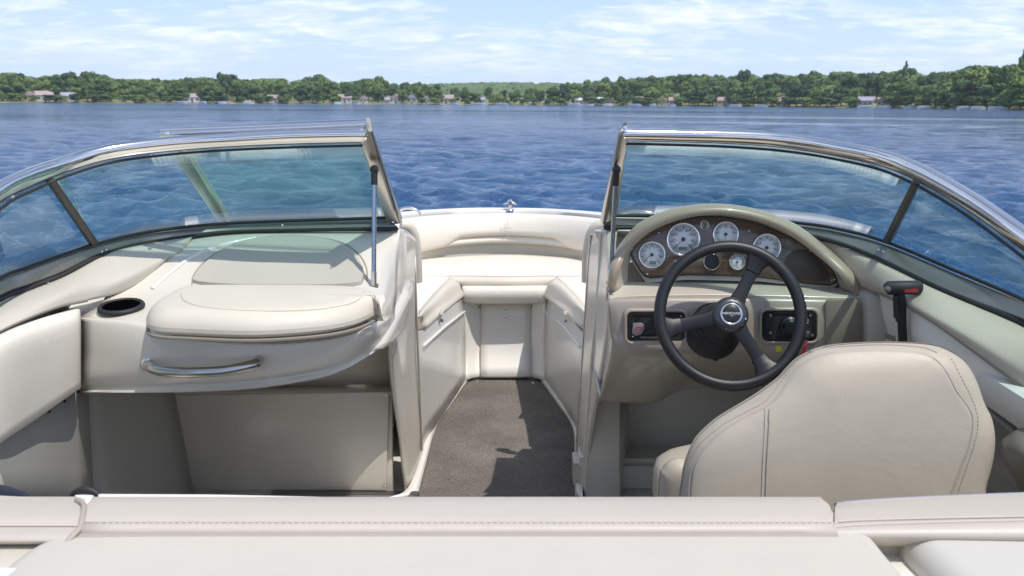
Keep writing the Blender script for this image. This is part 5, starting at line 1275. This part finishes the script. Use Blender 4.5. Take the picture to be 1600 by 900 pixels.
# moulded recess of the steering column, bellows and column
hubp = Y(1141, 492, 2.15); wn_ = V(-.03, -math.cos(math.radians(21)), math.sin(math.radians(21))).normalized()
cmesh = [(.075, -.155), (.072, -.13), (.066, -.12), (.068, -.108), (.060, -.10), (.062, -.088), (.054, -.08), (.056, -.068), (.048, -.06), (.044, -.03), (.040, -.012)]
sw = bpy.data.objects.new('steering_wheel', None); COL.objects.link(sw); sw.parent = B; sw['label'] = 'black three-spoke steering wheel with a chrome-ringed hub'
colM = frame_at(hubp, (wn_ + V(.14, 0, .20)).normalized())
lathe('column_boot', [(r_ * 1.0, z_) for r_, z_ in cmesh], RUB, sw, colM, 32, sharp=30)
box('tilt_lever', hubp + V(-.01, .10, -.13), (.016, .03, .03), RUB, sw, .003)
Mw = frame_at(hubp, wn_)
RW = .1735
ring = [Mw @ V(math.cos(a) * RW, math.sin(a) * RW, 0) for a in np.linspace(0, 2 * math.pi, 96, endpoint=False)]
tube('rim', ring, .0150, LEA, sw, 18, closed=True)
for ang in (63, 193, 303):
    a = math.radians(ang); d = V(math.cos(a), math.sin(a), 0); p = V(-math.sin(a), math.cos(a), 0)
    def bar(nm, prof, m):
        rows = []
        for rr, hw_, zz, th_ in prof:
            rows.append([Mw @ (d * rr + p * (hw_ * x) + V(0, 0, zz + th_ * y)) for x, y in ((-1, -.6), (-1, .5), (-.8, 1), (.8, 1), (1, .5), (1, -.6), (.8, -1), (-.8, -1))])
        me = grid_mesh(nm, rows, closed_u=True, cap=True); bm = bmesh.new(); bm.from_mesh(me); bmesh.ops.recalc_face_normals(bm, faces=bm.faces); bm.to_mesh(me); bm.free()
        link_obj(nm, me, m, sw, sharp=50)
    bar('spoke', [(.03, .022, .0, .004), (.06, .0165, -.001, .004), (.10, .0155, -.003, .004), (.132, .0175, -.003, .004)], SPK)
    bar('spoke_cover', [(.124, .0195, -.003, .0065), (.140, .0210, -.003, .008), (.154, .027, -.002, .010), (.166, .040, 0, .010)], LEA)
HUBM = mat('hub_grey', (.07, .073, .078), .35, metal=.6)
lathe('hub', [(.042, -.012), (.0445, -.004), (.0445, .004), (.041, .009), (.034, .013), (.030, .0135)], HUBM, sw, Mw, 48)
lathe('hub_ring', [(.0245, .012), (.0275, .012), (.028, .016), (.0265, .0185), (.0240, .0185), (.0225, .0165)], STEEL, sw, Mw, 48, sharp=80)
lathe('horn_button', [(.0235, .0125), (.0232, .0165), (.018, .0185), (.009, .0193), (.0003, .0194)], BLK, sw, Mw, 40, sharp=60)
text('lettering', 'NEKROUND', .0082, Mw @ Matrix.Translation((0, .001, .0205)), mat('lettering_silver', (.7, .7, .7), .3), sw)
tube('button_logo', [Mw @ V(x, y, .0203) for x, y in ((-.004, -.003), (-.001, -.006), (.002, -.0035), (.004, -.006))], .0005, mat('lettering_silver', (.7, .7, .7), .3), sw, 5)
for ang in (20, 75, 130, 160, 200, 250, 318, 345):
    a = math.radians(ang); lathe('hub_bolt', [(.003, 0), (.0028, .0012), (.0018, .0008), (.0003, .0008)], GUN if ang % 2 else BLK, sw, Mw @ Matrix.Translation((math.cos(a) * .0365, math.sin(a) * .0365, .0115)), 10)

# console column and footwell on the helm side
slab('console_column', [Y(930, 625, 2.78), Y(969, 628, 2.78), Y(969, 800, 2.78), Y(913, 800, 2.78)], .05, GEL, B, .006)
loft('helm_footwell_wall', [[Y(968, 622, 2.80), Y(984, 610, 3.0), Y(1100, 585, 3.0), Y(1400, 585, 3.0)], [Y(968, 810, 2.80), Y(987, 760, 2.99), Y(1100, 755, 2.98), Y(1400, 755, 2.98)]], GEL, B, 2, 2, cu=(1,), thick=.012)
box('toe_board', V(.75, 2.93, .06), (.95, .14, .12), GEL, B, .02)
slab('helm_side_pad', [Y(1357, 462, 2.24), Y(1380, 461, 2.24), Y(1394, 467, 2.24), Y(1394, 640, 2.24), Y(1357, 640, 2.24)], .35, VINT, B, .012)
lathe('foot_screw', [(.004, 0), (.003, .003), (.0005, .003)], BLK, B, frame_at(Y(1074, 626, 2.99), (0, -1, 0)), 8)

# ---- starboard coaming bolster and side panel
R0 = ys((1258, 372, 2.50), (1300, 380, 2.43), (1365, 403, 2.30), (1467, 452, 2.05), (1600, 508, 1.85), (1700, 560, 1.68), (1850, 660, 1.46)) + [V(1.14, 1.0, .80)]
R1 = ys((1258, 380, 2.48), (1302, 392, 2.42), (1366, 416, 2.26), (1464, 467, 1.99), (1598, 533, 1.78), (1700, 590, 1.62), (1850, 695, 1.42)) + [V(1.10, 1.0, .805)]
R2 = ys((1258, 398, 2.47), (1300, 415, 2.42), (1362, 440, 2.24), (1455, 492, 1.94), (1596, 572, 1.73), (1700, 640, 1.58), (1850, 750, 1.38)) + [V(1.06, 1.0, .78)]
R3 = ys((1260, 425, 2.47), (1305, 438, 2.42), (1368, 456, 2.24), (1440, 492, 1.98), (1594, 603, 1.72), (1700, 680, 1.58), (1850, 800, 1.38)) + [V(1.05, 1.0, .73)]
loft('coaming_bolster', [R0, R1, R2, R3], VINT if False else mat('vinyl_bolster', (.50, .44, .35), .44, bump=(-900, .12, .0015), var=.02, dirt=.08), B, 5, 5, thick=.01, sharp=70)
tube('pad_seam', crs(R3[2:], 5), .003, SEAM, B, 6)
C1 = [R3[0] + V(.02, 0, -.005), R3[1] + V(.02, 0, -.005)] + [p + V(.012, 0, -.004) for p in R3[2:]]
C2 = ys((1270, 460, 2.50), (1320, 475, 2.42), (1392, 500, 2.20), (1440, 530, 1.99), (1594, 650, 1.74), (1700, 735, 1.60), (1850, 865, 1.40)) + [V(1.06, 1.0, .60)]
C3 = ys((1275, 490, 2.50), (1325, 500, 2.42), (1398, 525, 2.21), (1440, 551, 2.01), (1594, 675, 1.75), (1700, 765, 1.61), (1850, 900, 1.41)) + [V(1.04, 1.0, .56)]
loft('side_panel', [C1, C2, C3], GELW, B, 5, 4, thick=.01, sharp=60)
DK = mat('pocket_taupe_gloss', (.16, .14, .12), .25, coat=.5, var=.05)
E1 = [p + V(.004, 0, -.004) for p in C3]; E2 = [p + V(-.01, 0, -.10) for p in C3]; E3 = [V(p.x - .07, p.y, .30) for p in C3]; E4 = [V(p.x - .18, p.y, .06) for p in C3]
loft('side_pocket', [E1, E2, E3, E4], DK, B, 5, 4, thick=.01, sharp=60)
tube('pocket_rim', crs([p + V(-.002, 0, -.006) for p in C3], 5), .008, mat('rim_taupe', (.22, .2, .17), .3, coat=.4), B, 8)
loft('side_armrest', [ys((1560, 690, 1.66), (1600, 668, 1.64), (1660, 680, 1.62)), ys((1566, 712, 1.62), (1600, 700, 1.58), (1660, 710, 1.55)), ys((1590, 760, 1.60), (1625, 750, 1.55), (1670, 760, 1.52)), ys((1620, 830, 1.62), (1650, 830, 1.58), (1690, 830, 1.55))], mat('vinyl_armrest_brown', (.22, .18, .14), .45, var=.04), B, 5, 5, thick=.01)

# ---- throttle
th = bpy.data.objects.new('throttle_lever', None); COL.objects.link(th); th.parent = B
ty = 2.04
tube('grip', [Y(1385, 451, ty), Y(1388, 450, ty - .003), Y(1436, 449, ty), Y(1439, 449, ty)], [.013, .0165, .0165, .013], RUB, th, 20)
lathe('trim_button', [(.008, 0), (.007, .003), (.0005, .004)], GUN, th, frame_at(Y(1387, 452, ty - .016), (-.3, -1, 0)), 14)
box('red_button', Y(1423, 454, ty - .0165), (.034, .006, .009), RED, th, .002)
tube('stem', [Y(1405, 455, ty + .002), Y(1407, 480, ty + .01), Y(1408, 505, ty + .012), Y(1411, 545, ty + .012), Y(1412, 590, ty + .01)], [.013, .0135, .0125, .0115, .011], RUB, th, 14, flat=.75)
tube('neutral_slide', [Y(1399, 462, ty - .004), Y(1400, 496, ty - .002)], .006, BLK, th, 8)
tube('stem_inlay', [Y(1400, 503, ty - .002), Y(1403, 550, ty - .002)], .003, ALU, th, 8)
lathe('control_base', [(.05, 0), (.05, .02), (.035, .035), (.0005, .04)], RUB, th, frame_at(Y(1430, 600, 1.99), (-1, -.2, 0)), 24)

# ================================================================== HELM CHAIR
hc = root('helm_chair', 'taupe vinyl bucket helm chair seen from behind in front of the wheel', 'chair')
OUTC = [(1046, 880), (1052, 800), (1060, 745), (1066, 715), (1080, 683), (1100, 661), (1122, 644), (1170, 615), (1205, 590), (1222, 572), (1238, 557), (1268, 542), (1305, 535), (1375, 532), (1438, 535), (1470, 545), (1494, 563), (1510, 590), (1521, 622), (1534, 650), (1538, 684), (1532, 724), (1520, 765), (1500, 880)]
def ycz(py): return 1.60 - (py - 535) * .00022
shell = cushion('backrest_shell', [Y(a, b, ycz(b)) for a, b in OUTC], .085, .06, VINS, hc, .006, k=4, rb=.035)
INC = [(1082, 870), (1078, 800), (1079, 758), (1085, 728), (1103, 700), (1135, 672), (1168, 653), (1198, 638), (1216, 622), (1234, 596), (1254, 572), (1280, 558), (1320, 551), (1375, 549), (1432, 552), (1460, 562), (1478, 582), (1494, 612), (1514, 640), (1519, 664), (1512, 700), (1497, 740), (1480, 790), (1466, 870)]
tshell = bvh_of(shell)
draped('back_panel', INC, tshell, .0045, VINS, hc, rings=(1, .985, .93, .7, .4), edge=-.002, sharp=80)
tbp = tshell
tube('piping', [q for q in on_line(tshell, [p for p in INC[1:-1]], 4, .0018)], .0028, PIPE, hc, 7)
tube('stitch_line', on_line(tshell, [(1203, 640), (1200, 680), (1197, 730), (1195, 790)], 6, .0052), .0016, PIPE, hc, 6)
tube('stitch_line', on_line(tshell, [(1197, 641), (1194, 680), (1191, 730), (1189, 790)], 6, .0052), .0012, VINT, hc, 6)
tube('crown_seam', on_line(tshell, [(1262, 550), (1290, 544), (1340, 540), (1390, 539), (1440, 543), (1464, 551)], 5, .0005), .0014, PIPE, hc, 6)
stitches('seam_thread', on_line(tshell, [(1068, 800), (1068, 752), (1077, 722), (1096, 692), (1130, 664), (1164, 645), (1192, 630), (1208, 614), (1226, 588), (1247, 564), (1275, 549)], 5, .0012), PIPE, hc, .004, .003, .0008)
stitches('seam_thread', on_line(tshell, [(1486, 560), (1503, 592), (1522, 632), (1528, 664), (1520, 702), (1506, 742), (1490, 790)], 5, .0012), PIPE, hc, .004, .003, .0008)
WG = [(1028, 860), (1028, 745), (1033, 725), (1046, 712), (1066, 709), (1090, 716), (1100, 740), (1100, 860)]
cushion('seat_wing', [Y(a, b, 1.72) for a, b in WG], .05, .035, VINS, hc, .003, k=4)
sb = [V(.42, 1.64, .40), V(.92, 1.64, .40), V(.94, 1.85, .40), V(.90, 2.02, .40), V(.66, 2.06, .40), V(.44, 2.02, .40), V(.40, 1.85, .40)]
cushion('seat_pad', sb, .13, .05, VINS, hc, .02, k=4, up=(0, 0, 1))
lathe('pedestal', [(.16, .0), (.155, .012), (.05, .03), (.04, .06), (.04, .34), (.12, .37), (.14, .40)], GUN, hc, Matrix.Translation(V(.67, 1.83, .005)), 32)

# ================================================================== AFT COCKPIT (foreground upholstery)
zs = .75
def strip(px0, px1, prof, name, m, parent, n=8, thick=0, fx=None):
    rows = []
    for (py, z) in prof:
        row = []
        for i in range(n):
            px = px0(py) + (px1(py) - px0(py)) * i / (n - 1); row.append(Z(px, py, z))
        rows.append(row)
    front = [V(p.x, p.y + .012, p.z - .03) for p in rows[0]]; front2 = [V(p.x, p.y + .005, .35) for p in rows[0]]
    return loft(name, [front2, front] + rows, m, parent, 3, 4, cv=(1,), thick=thick, sharp=70)
ab = root('aft_bench_backrest', 'long cream padded bench backrest crossing the foreground between two corner pads', 'cushion')
def e0(py): return float(np.interp(py, [776, 786, 800, 824, 851], [148, 136, 131, 127, 108]))
def e1(py): return float(np.interp(py, [776, 786, 800, 824, 851], [1278, 1294, 1301, 1302, 1318]))
VINF = mat('vinyl_foreground', (.53, .472, .402), .46, bump=(-900, .12, .0015), var=.02, dirt=.06)
strip(e0, e1, [(777.5, .738), (781, .752), (790, .757), (808, .758), (822, .753)], 'top_roll', VINF, ab)
strip(e0, e1, [(823, .7475), (827, .752), (832, .748)], 'welt', VINF, ab, thick=.006)
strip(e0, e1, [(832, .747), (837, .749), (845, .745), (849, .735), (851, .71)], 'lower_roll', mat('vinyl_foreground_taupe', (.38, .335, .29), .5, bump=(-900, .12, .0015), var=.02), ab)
for i in range(90):
    pass
tube('stitching', [Z(e0(818) + (e1(818) - e0(818)) * i / 40, 818, .7553) for i in range(41)], .0008, VINT, ab, 6)
tube('stitching', [Z(e0(829) + (e1(829) - e0(829)) * i / 40, 829, .7525) for i in range(41)], .0009, VINT, ab, 6)
stitches('seam_thread', [Z(e0(829) + (e1(829) - e0(829)) * i / 60, 826, .7535) for i in range(61)], VINL, ab, .006, .004, .0011)
stitches('seam_thread', [Z(e0(817) + (e1(817) - e0(817)) * i / 60, 816, .7590) for i in range(61)], VINT, ab, .005, .004, .0009)
sp_ = root('sun_pad', 'pale cream sun pad filling the bottom edge of the view behind the bench', 'cushion')
VINP = mat('vinyl_sunpad', (.56, .52, .445), .48, bump=(-900, .1, .0015), var=.02, dirt=.05)
q = [Z(205, 856, .68), Z(260, 853, .68), Z(700, 852, .68), Z(1280, 854, .68), Z(1338, 861, .68)]
q2 = [Z(1372, 915, .68), V(.66, .5, .68), V(.66, -.9, .68), V(-.62, -.9, .68), V(-.60, .5, .68), Z(50, 915, .68)]
for p in q: p.y += 0.012
cushion('pad', round_poly([q[0], q[2], q[4], q2[0], V(.66, -.9, .68), V(-.62, -.9, .68), Z(50, 915, .68)], .045), .068, .03, VINP, sp_, .004, smooth=False, up=(0, 0, 1), rb=.01)
# corner pads
lp = root('corner_pad', 'cream corner pad with a wavy welt at the left of the foreground bench', 'cushion', group='corner pads of the aft bench')
def l1_(py): return float(np.interp(py, [776, 790, 812, 826, 836, 852], [120, 131, 127, 124, 114, 101]))
strip(lambda y: -160, l1_, [(777, .738), (781, .748), (790, .754), (808, .757), (822, .752)], 'top_roll', VINF, lp)
strip(lambda y: -160, l1_, [(823, .7475), (830, .752), (840, .750), (849, .742), (853, .72)], 'lower_roll', VINF, lp)
tube('welt', [Z(-160 + 280 * i / 20, 776.5 + (i / 20) ** 3 * 11, .744) for i in range(21)], .004, VINT, lp, 8)
tube('edge_seam', crs([Z(120, 781, .752), Z(131, 789, .758), Z(128, 812, .758), Z(124, 826, .755), Z(114, 837, .751), Z(103, 850, .744)], 4), .004, PIPE, lp, 8)
slab('deck_quarter', [Z(-200, 845, .733), Z(198, 845, .733), Z(130, 880, .735), Z(50, 920, .735), V(-.75, .2, .735), V(-1.15, .2, .735), V(-1.15, 1.0, .735)], .05, GEL, B, .008)
slab('engine_hatch', [Z(-60, 881, .748), Z(58, 882, .748), Z(38, 905, .748), V(-.66, .2, .748), V(-1.0, .2, .748)], .03, WHT, B, .01)
rp = root('corner_pad', 'cream corner pad rising towards the right edge beside the foreground bench', 'cushion', group='corner pads of the aft bench')
def rstrip(prof, name, m, parent):
    rows = []
    for k, (pl, pr, zl, zr) in enumerate(prof):
        x0_ = float(np.interp(pl, [786, 800, 830, 851], [1306, 1304, 1304, 1322]))
        rows.append([Z(x0_ + (1720 - x0_) * t, pl + (pr - pl) * (t ** .6), zl + (zr - zl) * t) for t in (0, .08, .2, .4, .6, .8, 1)])
    front = [V(p.x, p.y + .012, p.z - .03) for p in rows[0]]; front2 = [V(p.x, p.y + .005, .35) for p in rows[0]]
    return loft(name, [front2, front] + rows, m, parent, 3, 4, cv=(1,), thick=0, sharp=70)
rstrip([(789, 769, .735, .752), (792, 773, .744, .76), (796, 795, .75, .765), (812, 804, .752, .765), (818, 806, .75, .762)], 'top_roll', VINF, rp)
rstrip([(818, 806, .748, .760), (822, 809, .752, .764), (826, 813, .749, .761)], 'welt', VINF, rp)
rstrip([(826, 813, .747, .759), (831, 820, .75, .762), (842, 840, .74, .75), (851, 853, .72, .73), (856, 859, .70, .71)], 'lower_roll', VINF, rp)
tube('stitching', [Z(1310 + 390 * t, 815.5 - 10 * t ** .6, .7535 + .012 * t) for t in np.linspace(0, 1, 30)], .0012, VINT, rp, 6)
tube('front_trim', [Z(1306 + 400 * t, 789.5 - 20 * t ** .6, .738 + .012 * t) for t in np.linspace(0, 1, 24)], .004, mat('trim_grey', (.30, .30, .33), .4), rp, 8)
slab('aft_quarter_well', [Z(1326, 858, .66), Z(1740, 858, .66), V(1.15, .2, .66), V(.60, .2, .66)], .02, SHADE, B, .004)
cushion('aft_hatch', round_poly([Z(1385, 860, .69), Z(1680, 857, .69), V(1.10, .3, .69), V(.80, .3, .69), Z(1450, 930, .69)], .05), .05, .035, mat('hatch_white', (.58, .55, .49), .4), B, .004, smooth=False, up=(0, 0, 1), rb=.01)
# bench carcass
slab('bench_base', [V(-1.1, 1.19, .70), V(1.1, 1.19, .70), V(1.1, 1.0, .70), V(-1.1, 1.0, .70)], .68, GELW, B, .004, dirn=(0, 0, -1))
slab('aft_deck', [V(-1.12, 1.0, .64), V(1.12, 1.0, .64), V(1.05, -1.35, .64), V(-1.05, -1.35, .64)], .04, GELW, B, .004, dirn=(0, 0, -1))
slab('bench_seat', [V(-1.0, 1.56, .42), V(.36, 1.56, .42), V(.36, 1.20, .42), V(-1.0, 1.20, .42)], .4, VIN, B, .02, dirn=(0, 0, -1)) if False else None
# white ledge glimpsed over the bench, flask with black ring, navy cloth
slab('bench_grab_ledge', [Y(152, 770, 1.30), Y(330, 771, 1.30), Y(520, 775, 1.30), Y(520, 800, 1.27), Y(152, 800, 1.27)], .02, GELW, B, .004)
fl = root('drink_flask', 'white flask with a black ring lid peeping over the bench at the left', 'flask')
fx = Y(136, 787, 1.34)
lathe('body', [(.032, -.18), (.036, -.17), (.036, -.03), (.030, -.01), (.018, .0), (.016, .006)], WHT, fl, Matrix.Translation(fx + V(0, 0, .012)), 28, sharp=60)
tube('ring_lid', [fx + V(math.cos(a) * .027, 0, math.sin(a) * .027 - .003) for a in np.linspace(-.3, math.pi + .3, 20)], .0065, RUB, fl, 12)
nc = root('navy_cloth', 'dark navy cloth bunched behind the left corner pad', 'cloth')
loft('folds', [[Y(-60, 748, 1.42), Y(0, 757, 1.38), Y(30, 766, 1.34), Y(52, 776, 1.32)], [Y(-60, 760, 1.34), Y(0, 766, 1.32), Y(28, 772, 1.30), Y(52, 782, 1.29)], [Y(-60, 800, 1.32), Y(0, 800, 1.30), Y(28, 800, 1.29), Y(52, 800, 1.28)]], NAVY, nc, 5, 5, thick=.008)
sd = root('side_seat_end', 'tan rounded seat end at the left edge above the navy cloth', 'cushion')
cushion('pad', [Y(-60, 720, 1.46), Y(-8, 722, 1.46), Y(4, 735, 1.46), Y(11, 757, 1.46), Y(12, 800, 1.46), Y(-60, 800, 1.46)], .04, .02, VINT, sd, .004, k=4)

# ================================================================== AIR
def haze():
    bm = bmesh.new(); bmesh.ops.create_cube(bm, size=1.0)
    for v in bm.verts: v.co = Vector((v.co.x * 4400, v.co.y * 4400, -4.0 if v.co.z < 0 else 60.0))
    me = bpy.data.meshes.new('haze'); bm.to_mesh(me); bm.free()
    m = bpy.data.materials.new('haze_air'); m.use_nodes = True; t = NT(m.node_tree); t.n.clear()
    o = t.node('ShaderNodeOutputMaterial'); v = t.node('ShaderNodeVolumePrincipled'); v.inputs['Color'].default_value = (0.80, 0.88, 1.0, 1)
    v.inputs['Density'].default_value = 0.00018; v.inputs['Anisotropy'].default_value = 0.2
    t.link(v.outputs[0], o.inputs['Volume'])
    h = link_obj('haze', me, m, smooth=False); tag(h, 'thin pale summer haze over the lake', kind='stuff')
haze()
